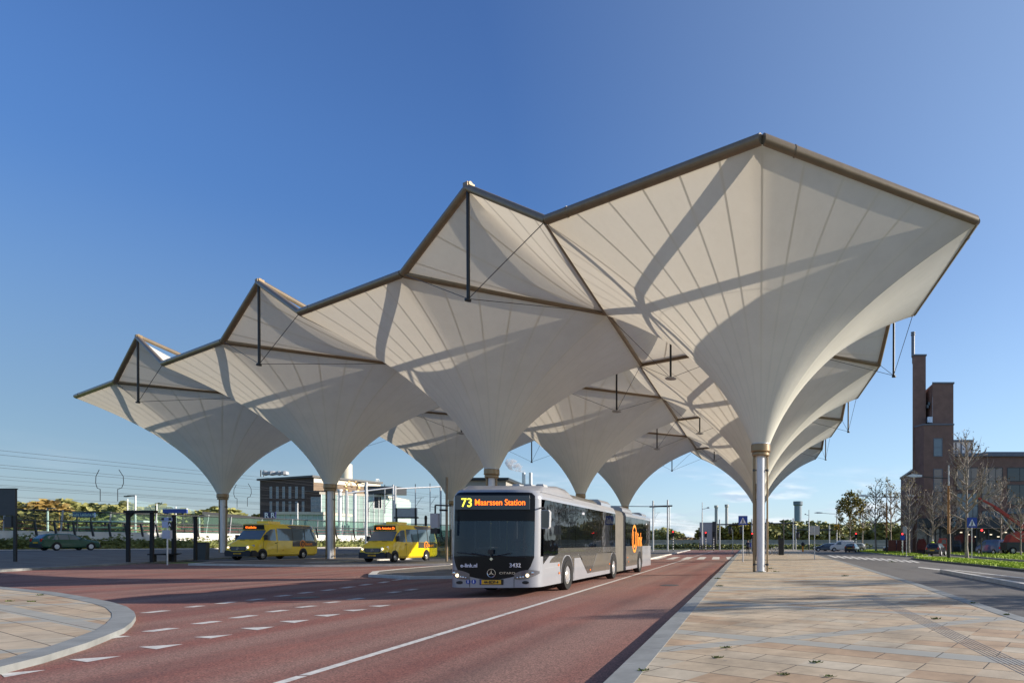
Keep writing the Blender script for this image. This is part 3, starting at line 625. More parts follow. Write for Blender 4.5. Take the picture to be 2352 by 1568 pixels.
def make_bus():
    t = thing('articulated_bus', 'long silver and black articulated bus with an orange destination display reading 73 Maarssen Station', 'bus', (-7.46, 17.2, -.12))
    HW = 1.275
    def lean(z): return max(0, z-1.1)*.045+max(0, z-2.85)*.5+max(0, .55-z)*-.02
    def fy(x, z):
        q = min(1, abs(x)/HW); return .42*(1-(1-q**5)**.4)+.06*q*q+lean(z)
    def inset_top(z): return 0 if z < 2.7 else .10*((z-2.7)/.3)**2
    def ring(z, y1, hw):
        xs = [-hw+2*hw*i/36 for i in range(37)]
        xs = [hw*math.copysign(1-(1-abs(x)/hw)**1.6, x) if abs(x) > .6*hw else x for x in xs]
        return [(x, fy(x/hw*HW, z), z) for x in xs]+[(hw, y1, z), (-hw, y1, z)]
    def shell(zs, y1, name, mat, capb=True, capt=True):
        mb = MB(); n = None
        for z in zs:
            r_ = ring(z, y1, HW-inset_top(z)); n = len(r_); mb.v += r_
        for j in range(len(zs)-1):
            for i in range(n):
                k = (i+1) % n; mb.f.append((j*n+i, j*n+k, (j+1)*n+k, (j+1)*n+i)); mb.m.append(0)
        if capb: mb.f.append(tuple(range(n-1,-1,-1))); mb.m.append(0)
        if capt: mb.f.append(tuple(range((len(zs)-1)*n, len(zs)*n))); mb.m.append(0)
        return mb.build(name, mat, t, smooth=30)
    Y1 = 9.35
    shell([.26,.32,.6,.9,1.12], Y1, 'lower_body', silver)
    shell([2.75,2.82,2.88,2.94,2.98,3.0], Y1, 'roof', silver)
    # front patches lie on the curved nose
    def patch(name, mat, x0, x1, zb, zt, nu=28, nv=20, off=.006, smooth=True):
        def fn(u, v):
            x = x0+(x1-x0)*u; a = zb(x); z = a+(zt(x)-a)*v
            return (x, fy(x, z)-off, z)
        return MB().grid(fn, nu, nv).build(name, mat, t, smooth=smooth)
    PW = 1.13
    patch('front_mask', gloss_black, -PW, PW, lambda x: .49+.26*min(1,(abs(x)/1.05))**2.2+.35*max(0,(abs(x)-.95)/.18)**2, lambda x: 1.14, off=.01)
    patch('upper_mask', gloss_black, -PW, PW, lambda x: 2.12, lambda x: 2.93-.10*max(0,(abs(x)-1.0)/.13)**2, off=.012)
    patch('windscreen', screen_glass, -PW, PW, lambda x: 1.14, lambda x: 2.12, off=.010)
    for s in (-1, 1):
        patch('corner_pillar', silver, s*PW, s*1.25, lambda x: 1.12, lambda x: 2.76, 6, 14, off=.002)
    # destination display
    dsp = MB().box(-1.03, 1.05, -.035, .0, 2.44, 2.83).build('destination_display', pm('display glass', (.035,.045,.06), .2, 0, 0, coat=.3), t)
    dsp.location = (0, .045, 0)
    text('route_number', '73', .34, led_y, dsp, (-.86, -.04, 2.515), xs=.95, bold=.002)
    text('destination_text', 'Maarssen Station', .235, led_o, dsp, (-.48, -.04, 2.56), xs=.88, bold=.001)
    text('web_address', 'e-link.nl', .15, white_l, t, (-.86, -.022, .83), bold=.003)
    text('fleet_number', '3432', .16, white_l, t, (.50, -.026, .83), bold=.001)
    text('model_name', 'CITARO', .085, chrome, t, (.22, -.022, .64), xs=1.45)
    star(t, (0, -.02, .665), .115, chrome)
    MB().prism([(-.05,1.06),(0,1.01),(.05,1.06),(0,1.11)], 'y', -.03, .0).build('camera_badge', chrome, t)
    # headlamps: almond shaped on the wrapped corner
    for s in (-1, 1):
        def hl(u, v):
            x = .62+.62*u; c = .575+.10*u; h_ = .13*sin(PI*min(1,.12+u*.86))**.6+.012
            z = c+(v-.5)*2*h_*.85; y = fy(x, z)-.022*sin(PI*u)-.012; return (s*x, y, z)
        hh = MB().grid(hl, 18, 8).build('headlight', glassmat('lamp glass', (.12,.12,.13), 0, .05, 1), t, smooth=True)
        b = MB()
        def disc(xc, zc, r_, ny=.05):
            b.lathe([(0, -.012),(r_*.8, -.008),(r_, .0)], 14, c=(s*xc, fy(xc, zc)-.045, zc), axis='y')
        disc(.98, .60, .05); b.build('headlamp_bulb', lamp_lit, hh)
        b = MB(); disc(.80, .55, .03); disc(.72, .54, .024); disc(.87, .555, .03); disc(1.10, .66, .045); b.build('running_lights', chrome, hh)
        MB().lathe([(0,-.005),(.075,-.004),(.09,.0)], 16, c=(0,0,0), axis='y').build('fog_lamp', black, t, loc=(s*.92, fy(.92,.40)-.012, .40)).scale = (1.1,1,.5)
        MB().box(s*.62-.004, s*.62+.004, -.012, .01, .27, .5).build('bumper_joint', black, t).location = (0, fy(.62,.4), 0)
    pl = MB().box(-.27,.27,-.03,.0,.36,.475).build('number_plate', plate_y, t, loc=(0,-.002,0)); text('plate_text', '44-BDP-4', .115, black, pl, (-.2,-.033,.378), xs=.88, bold=.003)
    MB().box(-.31,-.272,-.03,.0,.36,.475).build('plate_band', blue_sign, pl)
    MB().box(-.33,.33,-.018,.0,.34,.495).build('plate_frame', black, t)
    for x, nm in ((-.66,'low_floor_sticker'),(-.50,'wheelchair_sticker')):
        o = MB().lathe([(0,-.012),(.062,-.012),(.064,0)], 20, axis='y').build(nm, blue_sign, t, loc=(x, fy(x,.42)-.002, .425))
        MB().box(-.012,.012,-.018,-.012,-.035,.02).lathe([(0,-.018),(.014,-.018)],8,c=(0,0,.035),axis='y').build('pictogram', white_l, o)
    # wipers
    for s in (-1, 1):
        b = MB().tube((0,-.05,1.13),(s*.55,-.05,1.22),.012,n=6).tube((s*.15,-.06,1.15),(s*.95,-.02,1.10 if s > 0 else 1.24),.014,n=6); b.build('wiper', black, t)
    MB().tube((0,-.05,1.1),(0,-.05,1.3),.02,n=6).box(-.07,.07,-.08,-.03,1.2,1.32).build('wiper_pivot', black, t)
    # mirrors
    m = MB().tube((-1.2,.15,2.55),(-1.52,-.1,2.55),.022,n=6).tube((-1.52,-.1,2.55),(-1.52,-.1,1.9),.022,n=6).tube((-1.3,.12,2.42),(-1.42,-.05,2.42),.03,n=6)
    m.build('mirror_arm', black, t); MB().box(-1.63,-1.42,-.16,-.04,1.92,2.32).build('mirror', grey_paint, t, smooth=30); MB().box(-1.62,-1.43,-.17,-.02,1.76,1.91).build('mirror_foot', black, t)
    m = MB().tube((1.24,.35,2.5),(1.5,-.12,2.48),.022,n=6).tube((1.5,-.12,2.48),(1.55,-.12,2.4),.022,n=6); m.build('mirror_arm', black, t)
    b = MB().prism([(1.43,1.93),(1.46,1.90),(1.62,1.90),(1.66,1.95),(1.67,2.36),(1.63,2.42),(1.46,2.42),(1.43,2.38)], 'y', -.16, -.02); b.build('mirror', grey_paint, t, smooth=30)
    MB().prism([(1.445,1.93),(1.62,1.92),(1.645,1.96),(1.645,2.36),(1.61,2.40),(1.445,2.39)], 'y', -.165, -.161).build('mirror_shell', anth, t)
    # sides: glass bands, lower panels with graphics, arches (both sides)
    axles = [2.67, 8.96, 14.67]; RW = .48
    arr = lambda y: min(abs(y-a) for a in axles)
    for s in (-1, 1):
        xo = s*HW
        def side(name, mat, pts, off, th=.004): return MB().prism(pts, 'x', xo+s*off, xo+s*(off+th)).build(name, mat, t)
        # window panes
        for (a, b_, zb) in ((.42, 1.75, 1.02), (1.78, 3.55, 1.36), (3.58, 5.05, 1.36), (5.08, 6.95, 1.36), (6.98, 9.3, 1.36)):
            pts = [(a, zb), (b_, zb if zb > 1.2 else 1.12), (b_, 2.74), (a, 2.74)]
            if zb < 1.2: pts = [(.46, .90), (.95, 1.12), (b_, 1.14), (b_, 2.74), (.62, 2.74), (.46, 2.5)]
            side('side_window', bus_glass, pts, -.002, .008)
        for (a, b_) in ((11.35, 12.5), (12.53, 13.95), (13.98, 15.5), (15.53, 17.75)): side('side_window', bus_glass, [(a,1.36),(b_,1.36),(b_,2.74),(a,2.74)], -.002, .008)
        side('waist_panel', anth, [(1.2,1.12),(9.33,1.12),(9.33,1.352),(1.2,1.352)], -.012, .014)
        def archcut(y0, y1, zb, zt, ax):       # panel outline with a wheel arch cut out
            p = [(y0, zb)]
            if ax is not None:
                for k in range(15):
                    a = PI-PI*k/14; p.append((ax+.62*cos(a), max(zb, .48+.64*sin(a))))
            p += [(y1, zb), (y1, zt), (y0, zt)]; return p
        def curve(y0, y1, n=14, base=.93, top=1.36): return [(y0+(y1-y0)*k/n, base+(top-base)*sin(PI*k/n/1.0)**1.4) for k in range(n+1)]
        side('arch_trim', anth, [(1.0,.92)]+[(2.67-1.67*cos(PI*k/14), .92+.30*sin(PI*k/14)**1.2) for k in range(15)]+[(4.3,.92),(3.42,.92)]+[(2.67+.66*cos(PI*k/14), .5+.66*sin(PI*k/14)) for k in range(15)]+[(1.95,.92)], .003)
        side('charcoal_panel', anth, [(3.95,1.12),(5.0,.42),(5.5,.42),(6.3,1.12)], .003)
        side('white_wedge', silver, [(3.38,.30),(5.0,.34),(4.1,1.0),(3.42,1.0)], .006)
        side('bronze_panel', silver_lo, archcut(6.32, 9.33, .36, 1.12, 8.96)[:-2]+[(9.33,1.12),(6.32,1.12)], .003) if False else None
        side('bronze_panel', silver_lo, [(5.55,.42),(8.28,.42)]+[(8.96+.66*cos(PI-PI*k/12), .5+.66*sin(PI-PI*k/12)) for k in range(10)]+[(9.33,1.10),(9.33,1.12),(6.35,1.12)], .003)
        for ax, r_ in ((axles[0], .60), (axles[1], .60)):
            p = [(ax-r_, .262)]+[(ax+r_*cos(PI-PI*k/20), .5+r_*sin(PI*k/20)) for k in range(21)]+[(ax+r_, .262),(ax+.455,.262)]+[(ax+.465*cos(PI*k/20), .48+.465*sin(PI*k/20)) for k in range(21)]+[(ax-.455,.262)]
            side('wheel_arch', black, p, .008)
        for (y_, z_) in ((1.75,.80),(1.80,.55),(5.3,.50),(8.2,.62),(9.2,.62),(11.7,.8),(11.9,.6)): side('side_reflector', amber, [(y_,z_),(y_+.09,z_),(y_+.09,z_+.06),(y_,z_+.06)], .009, .01)
        side('panel_joint', grey_paint, [(.62,.78),(2.0,.80),(2.0,.79),(.62,.77)], .002, .004)
        # rear car
        side('rear_panel', silver_lo, [(11.33,.42),(13.98,.42)]+[(14.67+.64*cos(PI-PI*k/12), .5+.64*sin(PI-PI*k/12)) for k in range(13)]+[(15.4,.42),(15.4,1.352),(11.33,1.352)], .003)
        side('rear_corner', silver, [(15.43,.32),(17.9,.34),(17.9,1.15),(15.43,1.1)], .003)
        p = [(14.67-.6, .262)]+[(14.67+.6*cos(PI-PI*k/20), .5+.6*sin(PI*k/20)) for k in range(21)]+[(14.67+.6, .262),(14.67+.455,.262)]+[(14.67+.465*cos(PI*k/20), .48+.465*sin(PI*k/20)) for k in range(21)]+[(14.67-.455,.262)]
        side('wheel_arch', black, p, .008)
        for ax in axles: wheel(t, s*(HW-.115), ax, RW, .30, s, wheel_al, twin=ax > 14)
    # bellows
    b = MB(); N = 14; prof = []
    for k in range(2*N+1):
        y = 9.35+(11.3-9.35)*k/(2*N); o_ = .0 if k % 2 else .055; prof.append((y, HW-.06+o_, .30-o_, 2.92+o_))
    for (y, hw, zb, zt) in prof:
        b.v += [(hw, y, zb), (hw, y, zt-.25), (hw-.06, y, zt-.08), (hw-.2, y, zt), (-hw+.2, y, zt), (-hw+.06, y, zt-.08), (-hw, y, zt-.25), (-hw, y, zb)]
    for j in range(2*N):
        for i in range(8): k = (i+1) % 8; b.f.append((j*8+i, j*8+k, (j+1)*8+k, (j+1)*8+i)); b.m.append(0)
    b.build('bellows', pm('bellows rubber', (.17,.155,.13), .8, 0, .1, 3), t)
    # rear section body, roof gear
    MB().prism([(-HW,.26),(HW,.26),(HW,1.36),(-HW,1.36)], 'y', 11.32, 17.95).build('rear_body', silver, t)
    MB().prism([(-HW,2.745),(HW,2.745),(HW-.03,2.88),(HW-.14,2.97),(-HW+.14,2.97),(-HW+.03,2.88)], 'y', 11.32, 17.95).build('rear_roof', silver, t, smooth=30)
    MB().box(-HW+.02, HW-.02, 17.82, 17.93, 1.36, 2.745).build('rear_window', gloss_black, t)
    MB().box(-HW+.03,HW-.03,.9,9.3,.3,.36).box(-HW+.03,HW-.03,11.4,17.8,.3,.36).build('floor', darkgrey, t)
    for y in (1.765, 3.565, 5.065, 6.965, 9.32, 11.34, 12.515, 13.965, 15.515, 17.78):
        for s in (-1, 1): MB().box(s*(HW-.05)-.02, s*(HW-.05)+.02, y-.03, y+.03, 1.1, 2.76).build('window_pillar', black, t)
    def podpr(h, w_): return [(-w_, 2.96), (-w_+.03, 2.96+h*.6), (-w_+.16, 2.96+h), (w_-.16, 2.96+h), (w_-.03, 2.96+h*.6), (w_, 2.96)]
    b = MB(); secs = [(.5,.02),(.9,.22),(2.2,.32),(3.1,.30),(3.6,.02)]
    for y, h in secs: b.v += [(x, y, z) for x, z in podpr(h, 1.22)]
    for j in range(4):
        for i in range(6): k = (i+1) % 6; b.f.append((j*6+i, j*6+k, (j+1)*6+k, (j+1)*6+i)); b.m.append(0)
    b.build('roof_pod', silver, t, smooth=40)
    for (y0, y1, h, w_, mm) in ((3.9,7.2,.22,1.05,silver_lo),(7.6,9.2,.30,1.12,silver),(11.5,13.6,.25,1.1,silver),(14.0,16.0,.12,1.0,silver_lo),(16.3,17.6,.2,1.1,silver)):
        MB().prism(podpr(h, w_), 'y', y0, y1).build('roof_unit', mm, t, smooth=30)
    for k in range(3): MB().lathe([(0,3.24),(.16,3.23),(.19,3.2),(.19,3.12)], 16, c=(.35+.26*k-.3, 1.55, 0)).build('roof_fan', black, t, smooth=30)
    for k in range(3): MB().prism([(.1+.35*k,3.12),(.2+.35*k,3.24),(.38+.35*k,3.24),(.42+.35*k,3.12)], 'y', 1.0, 1.35).build('roof_vent', grey_paint, t)
    # U-link emblem and lettering on the rear car side
    lg = thing('side_emblem', '', '', (HW+.012, 13.35, 1.72), R(90)); lg.parent = t; del lg['label'], lg['category']
    for k, (r0, r1, a0, a1) in enumerate(((.60,.50,0,360),)):
        b = MB()
        for i in range(40):
            a, c = R(a0+(a1-a0)*i/40), R(a0+(a1-a0)*(i+1)/40); b.add([(r0*cos(a),0,r0*sin(a)*1.15),(r0*cos(c),0,r0*sin(c)*1.15),(r1*cos(c),0,r1*sin(c)*1.12),(r1*cos(a),0,r1*sin(a)*1.12)], [(0,1,2,3)])
        b.build('ring', orange, lg)
    b = MB().box(-.30,-.18,-.004,.004,-.15,.36).box(.18,.30,-.004,.004,-.15,.36)
    for i in range(12):
        a, c = PI+PI*i/12, PI+PI*(i+1)/12; b.add([(.3*cos(a),0,-.15+.3*sin(a)),(.3*cos(c),0,-.15+.3*sin(c)),(.18*cos(c),0,-.15+.18*sin(c)),(.18*cos(a),0,-.15+.18*sin(a))], [(0,1,2,3)])
    b.build('letter_u', orange, lg)
    text('side_name', 'link', .95, orange, lg, (.66, -.003, -.35), xs=.9, bold=.02)
    for (y_, z_, s_) in ((4.3,2.5,.13),(16.4,2.5,.13)): text('side_address', 'u-link', s_, white_l, t, (HW+.009, y_, z_), (R(90),0,R(90)), bold=.002)
    # interior
    MB().box(-1.1,1.1,.45,.85,.9,1.18).prism([(.45,1.18),(.95,1.18),(.85,1.27),(.55,1.30)], 'x', .2, 1.1).build('dashboard', plast, t)
    b = MB()
    for i in range(20):
        a, c = 2*PI*i/20, 2*PI*(i+1)/20; b.tube((.62+.22*cos(a), .98+.10*sin(a), 1.36+.2*sin(a)), (.62+.22*cos(c), .98+.10*sin(c), 1.36+.2*sin(c)), .016, n=5)
    b.tube((.62,.98,1.36),(.62,.85,1.15),.03,n=6).build('steering_wheel', black, t)
    for x, y in [(.62,1.65)]+[(x_, y_) for y_ in (3.0,4.2,5.2,6.2,7.3,8.3) for x_ in (-.9,-.45,.5,.95)]:
        b = MB().box(x-.2,x+.2,y-.22,y+.2,.85,.95).box(x-.2,x+.2,y+.14,y+.24,.95,1.62); b.build('seat', seatblue, t)
    for x, y in ((-.55,1.2),(-.35,1.9),(.1,2.4),(-.4,3.6),(.3,4.7)): MB().tube((x,y,.36),(x,y,2.75),.02,n=6).build('grab_pole', pole_y, t)
    MB().box(.15,1.2,1.98,2.02,.4,2.3).build('cab_partition', darkgrey, t)
    return t
bus = make_bus()

# ---------------- lofted cars and vans ----------------
class Loft:
    def __init__(s, st): s.st = st               # y, zb, zm, zt, wb, wm, wt
    def at(s, y):
        st = s.st
        if y <= st[0][0]: return st[0]
        for a, b in zip(st, st[1:]):
            if y <= b[0]:
                k = (y-a[0])/max(1e-6, b[0]-a[0]); return tuple(p+(q-p)*k for p, q in zip(a, b))
        return st[-1]
    def half(s, p):
        y, zb, zm, zt, wb, wm, wt = p; h = zt-zm
        return [(wb-.10, zb), (wb, zb+.10), (wm, zm), (wt+.0, zm+h*.72), (wt-.05, zm+h*.9), (wt-.17, zt-.012), (wt*.4, zt)]
    def hw(s, y, z):
        h = s.half(s.at(y))
        for (x0, z0), (x1, z1) in zip(h, h[1:]):
            if z <= z1: return x0+(x1-x0)*max(0, z-z0)/max(1e-6, z1-z0)
        return h[-2][0]
    def body(s, name, mat, par):
        mb = MB(); n = 0
        for p in s.st:
            h = s.half(p); r_ = [(x, p[0], z) for x, z in h]+[(-x, p[0], z) for x, z in reversed(h)]; n = len(r_); mb.v += r_
        for j in range(len(s.st)-1):
            for i in range(n): k = (i+1) % n; mb.f.append((j*n+i, j*n+k, (j+1)*n+k, (j+1)*n+i)); mb.m.append(0)
        mb.f += [tuple(range(n)), tuple(range((len(s.st)-1)*n, len(s.st)*n))]; mb.m += [0, 0]
        return mb.build(name, mat, par, smooth=35)
    def side(s, name, mat, par, sd, ys, zl, zh, off=.006, ny=10, nz=4):
        def itp(y, arr):
            for (a, za), (b, zb_) in zip(zip(ys, arr), zip(ys[1:], arr[1:])):
                if y <= b: return za+(zb_-za)*(y-a)/max(1e-6, b-a)
            return arr[-1]
        def fn(u, v):
            y = ys[0]+(ys[-1]-ys[0])*u; a, b = itp(y, zl), itp(y, zh); z = a+(b-a)*v; return (sd*(s.hw(y, z)+off), y, z)
        return MB().grid(fn, ny, nz).build(name, mat, par, smooth=True)
    def top(s, name, mat, par, y0, y1, k0, k1, off=.01, nx=8, ny=6):   # patch over hood/screen; k = share of half width
        def fn(u, v):
            y = y0+(y1-y0)*v; p = s.at(y); kk = k0+(k1-k0)*v; x = (u*2-1)*(p[6]-.05)*kk; h = s.half(p)
            ax = abs(x); z = h[-1][1]
            if ax > h[-1][0]:
                q = (ax-h[-1][0])/max(1e-6, h[-2][0]-h[-1][0]); z = h[-1][1]+(h[-2][1]-h[-1][1])*min(1, q)
                if q > 1: z = h[-2][1]+(h[-3][1]-h[-2][1])*min(1, (ax-h[-2][0])/max(1e-6, h[-3][0]-h[-2][0]))
            return (x, y-off*.7, z+off*.8)
        return MB().grid(fn, nx, ny).build(name, mat, par, smooth=True)
def nul(name, par, loc=(0,0,0)):
    o = bpy.data.objects.new(name, None); C.objects.link(o); o.parent = par; o.location = loc; return o

def make_minibus(label, loc, rz, dest, group):
    t = thing('minibus', label, 'minibus', loc, rz, group)
    L = Loft([(0,.32,.74,1.06,.84,.90,.80),(.05,.30,.80,1.16,.92,.95,.84),(.28,.28,.98,1.30,.96,.98,.88),(.88,.26,1.30,1.52,.97,1.0,.92),(1.50,.26,1.42,2.30,.98,1.0,.88),(1.62,.26,1.42,2.62,.98,1.0,.88),(1.95,.26,1.42,2.74,.98,1.0,.88),(2.9,.26,1.42,2.78,.98,1.0,.89),(6.3,.26,1.42,2.76,.98,1.0,.89),(6.66,.26,1.42,2.66,.98,1.0,.87),(6.95,.34,1.35,2.0,.94,.97,.85)])
    L.body('body', yellow, t)
    L.top('windscreen', van_glass, t, .90, 1.49, 1.04, 1.04, .015)
    MB().prism([(-.86,2.27),(.86,2.27),(.80,2.72),(-.80,2.72)], 'y', 1.44, 1.95).build('display_housing', yellow, t, smooth=30)
    o = MB().prism([(-.80,2.31),(.80,2.31),(.75,2.67),(-.75,2.67)], 'y', 1.40, 1.438).build('destination_display', gloss_black, t)
    text('destination_text', dest, .235, led_o, o, (-.60,1.394,2.40), xs=.80, bold=.004)
    MB().box(-.42,.42,2.25,3.5,2.74,2.98).build('air_conditioner', yellow, t, smooth=30); MB().box(-.75,.75,1.50,1.9,2.722,2.76).build('front_roof_tray', grey_paint, t)
    MB().prism([(-.92,.30),(.92,.30),(.95,.62),(.80,.74),(.62,.72),(.50,.66),(-.50,.66),(-.62,.72),(-.80,.74),(-.95,.62)], 'y', -.10, .12).build('bumper', plast, t, smooth=30)
    for s in (-1, 1): MB().prism([(.0,.30),(.60,.28),(.58,.58),(.30,.74),(.0,.74)], 'x', s*.93, s*1.0).build('bumper_corner', plast, t)
    MB().prism([(-.50,.72),(.50,.72),(.58,.88),(.53,1.02),(-.53,1.02),(-.58,.88)], 'y', -.04, .02).build('grille', plast, t)
    for z in (.80,.87,.94): MB().box(-.5,.5,-.05,-.041,z-.01,z+.01).build('grille_slat', grey_paint, t)
    star(t, (0,-.07,.87), .10, chrome)
    pl = MB().box(-.27,.27,-.125,-.10,.45,.56).build('number_plate', plate_y, t); text('plate_text', '67-ZX-KD' if rz else '52-BK-XP', .09, black, pl, (-.2,-.127,.468), xs=.9)
    for s in (-1, 1):
        def hl(u, v):
            x = .58+.38*u; y = -.03+.32*u**1.6; z = .80+.16*u+(.26-.04*u)*v; return (s*(x+.01), y-.012, z)
        hh = MB().grid(hl, 8, 4).build('headlight', lamp_glass, t, smooth=True)
        MB().lathe([(0,-.02),(.05,-.01),(.07,.0)], 12, c=(s*.72,-.04,.96), axis='y').build('bulb', lamp_lit, hh)
        MB().box(s*.34-.17, s*.34+.17, .78, .86, 1.485, 1.515).build('hood_vent', black, t)
        L.side('cab_window', van_glass, t, s, [1.16,1.5,1.9,2.35], [1.56,1.49,1.46,1.46], [1.74,2.10,2.34,2.36], .010)
        L.side('window_band', van_glass, t, s, [2.52,4.4,6.4,6.72], [1.47,1.47,1.47,1.5], [2.42,2.44,2.44,2.30], .008)
        L.side('roof_graphic', anth, t, s, [3.7,4.0,6.4,6.75], [2.62,2.44,2.44,2.36], [2.66,2.70,2.70,2.5], .010, 14, 6)
        L.side('dark_panel', anth, t, s, [4.05,4.1,6.7,6.90], [1.0,1.0,1.0,1.02], [1.46,1.46,1.46,1.46], .006)
        for y in (4.05, 5.4): L.side('window_post', black, t, s, [y,y+.10], [1.47,1.47], [2.44,2.44], .012, 2, 3)
        for y in (1.08, 2.43): L.side('door_seam', plast, t, s, [y,y+.025], [.62,.62] if y < 2 else [.34,.34], [1.5,1.5] if y < 2 else [2.3,2.3], .008, 1, 6)
        L.side('door_handle', plast, t, s, [2.20,2.36], [1.24,1.24], [1.30,1.30], .03, 2, 1)
        L.side('sill_line', plast, t, s, [1.6,4.7], [.38,.38], [.40,.40], .008, 6, 1)
        for y in (3.0, 4.9): L.side('rub_marker', red_lamp, t, s, [y,y+.08], [.70,.70], [.76,.76], .012, 1, 1)
        for y in (1.0, 5.25):
            p = [(y-.47,.255)]+[(y+.47*cos(PI-PI*k/16), .38+.49*sin(PI*k/16)) for k in range(17)]+[(y+.47,.255)]
            MB().prism(p, 'x', s*.90, s*.992).build('wheel_arch', black, t); wheel(t, s*.91, y, .36, .24, s)
        MB().box(s*1.08-.10, s*1.08+.10, 1.14, 1.28, 1.50, 1.90).tube((s*.92,1.35,1.5),(s*1.05,1.25,1.58),.04,n=6).build('mirror', plast, t, smooth=30)
        lg = nul('side_emblem', t, (s*1.0, 5.15, 1.22)); lg.rotation_euler = (0,0,R(90)*s)
        b = MB()
        for i in range(28):
            a, c = 2*PI*i/28, 2*PI*(i+1)/28; b.add([(.30*cos(a),-.022,.30*sin(a)),(.30*cos(c),-.022,.30*sin(c)),(.23*cos(c),-.022,.23*sin(c)),(.23*cos(a),-.022,.23*sin(a))], [(0,1,2,3)])
        b.build('ring', orange, lg); text('letter_u', 'U', .3, orange, lg, (-.1,-.024,-.11), bold=.012); text('side_name', 'buurt', .34, orange, lg, (.34,-.024,-.12), bold=.01)
    MB().box(-.78,.78,6.88,6.98,1.4,2.0).build('rear_window', van_glass, t)
    return t
make_minibus('yellow and black minibus in the canopy shade, left of the pair, between two columns', (-38.5,45.6,.11), R(1), '6 Leidsche', 'yellow minibuses at their stops')
make_minibus('bright sunlit yellow minibus between a column and the long bus, right of the pair', (-27.5,43.9,.0), 0, '6 St. Antonius Zh', 'yellow minibuses at their stops')

def make_car(name, label, cat, loc, rz, paint, st, ww, lw, wheels, glass=None, group=None, rearplate=True, sc=1):
    t = thing(name, label, cat, loc, rz, group); glass = glass or van_glass
    L = Loft(st); L.body('body', paint, t); n = len(st)
    L.top('windscreen', glass, t, ww[0], ww[1], .96, .92, .012)
    if ww[2]: L.top('rear_window', glass, t, ww[2], ww[3], .90, .94, .012) if True else None
    for s in (-1, 1):
        for (ys, zl, zh) in lw: L.side('side_window', glass, t, s, ys, zl, zh, .008)
        for y in wheels:
            p = [(y-.40,.20)]+[(y+.40*cos(PI-PI*k/14), .31+.41*sin(PI*k/14)) for k in range(15)]+[(y+.40,.20)]
            xx = L.hw(y, .6); MB().prism(p, 'x', s*(xx-.06), s*(xx+.004)).build('wheel_arch', black, t); wheel(t, s*(xx-.06), y, .32, .2, s, white_tube, cap=True)
        MB().box(s*.55-.16, s*.55+.16, -.02, .10, .58, .70).build('headlight', lamp_glass, t, smooth=30)
        ly = st[-1][0]; MB().box(s*.66-.09, s*.66+.09, ly-.16, ly+.03, .75, 1.0).build('tail_light', red_lamp, t)
        MB().box(s*.93-.09, s*.93+.09, ww[0]+.35, ww[0]+.5, .95, 1.08).build('mirror', paint, t, smooth=30)
    MB().box(-.78,.78,-.05,.12,.22,.5).build('bumper', plast, t, smooth=30); ly = st[-1][0]; MB().box(-.78,.78,ly-.1,ly+.06,.25,.55).build('bumper', plast, t, smooth=30)
    MB().box(-.4,.4,-.03,.05,.52,.66).build('grille', black, t)
    MB().box(-.26,.26,ly+.0,ly+.075,.60,.71).build('number_plate', plate_y, t)
    return t
ESTATE = [(0,.24,.55,.68,.70,.76,.62),(.12,.2,.62,.78,.82,.84,.72),(1.15,.2,.78,.96,.85,.87,.78),(1.95,.2,.88,1.36,.85,.87,.66),(2.4,.2,.9,1.44,.85,.87,.66),(3.6,.2,.9,1.43,.85,.87,.66),(4.2,.2,.9,1.32,.85,.87,.64),(4.62,.26,.88,1.0,.82,.84,.64),(4.7,.3,.7,.85,.78,.8,.6)]
EW = (1.2,1.9,4.22,4.6); EL = [([1.55,2.05,2.55],[.93,.92,.92],[.99,1.28,1.34]),([2.62,3.4],[.92,.92],[1.34,1.33]),([3.47,3.9,4.2],[.92,.93,1.0],[1.32,1.28,1.18])]
green_car = pm('dark green car paint', (.02,.085,.05), .4, .1, .05, 3, coat=.2)
a = -math.atan(.237)
p = Vector((-65.5, 60.8)); make_car('estate_car', 'dark green estate car parked along the hedge at the far left', 'car', (p.x, p.y, hill(p.x)+.0), a+PI, green_car, ESTATE, EW, EL, (.85,3.6)).scale = (1,.9,1.1)
# ---------------- railway side, left and middle distance ----------------
leaf_d = pm('dark green leaves', (.10,.13,.035), .7, 0, .3, .9, col2=(.24,.26,.07))
leaf_m = pm('mid green leaves', (.20,.22,.06), .7, 0, .3, .4, col2=(.36,.34,.12))
leaf_o = pm('orange autumn leaves', (.34,.20,.05), .7, 0, .25, .3, col2=(.42,.32,.10))
leaf_y = pm('yellow green leaves', (.20,.20,.02), .7, 0, .3, 1.2, col2=(.30,.24,.03))
leaf_b = pm('brown autumn leaves', (.16,.10,.045), .7, 0, .3, 1.0, col2=(.20,.14,.05))
bark = pm('grey brown bark', (.24,.20,.165), .9, 0, .3, 6, col2=(.42,.37,.31))
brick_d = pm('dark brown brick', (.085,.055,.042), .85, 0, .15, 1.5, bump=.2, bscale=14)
brick_l = pm('sunlit brown brick', (.24,.17,.115), .85, 0, .12, 1.5, bump=.2, bscale=14)  # lighter copy of the dark brick, sunlight put into the colour
pale_green = glassmat('pale green glass cladding', (.42,.55,.49), 0, .25, .5)
cream = pm('cream fascia', (.62,.56,.45), .6, 0, .06, 1); beige = pm('beige cladding', (.34,.32,.28), .7, 0, .08, 1)
win_l = glassmat('light window glass', (.13,.17,.20), 0, .05, .8); win_d = glassmat('dark window glass', (.02,.025,.03), 0, .05, .8)
white_wall = pm('white barrier concrete', (.72,.70,.66), .7, 0, .06, 1.2)
screen_m = glassmat('noise screen glass', (.15,.2,.185), .85, .05, .5)
red_st = pm('red stripe', (.30,.05,.06), .6, 0, .05)
X0 = -85.1; M_ = .237
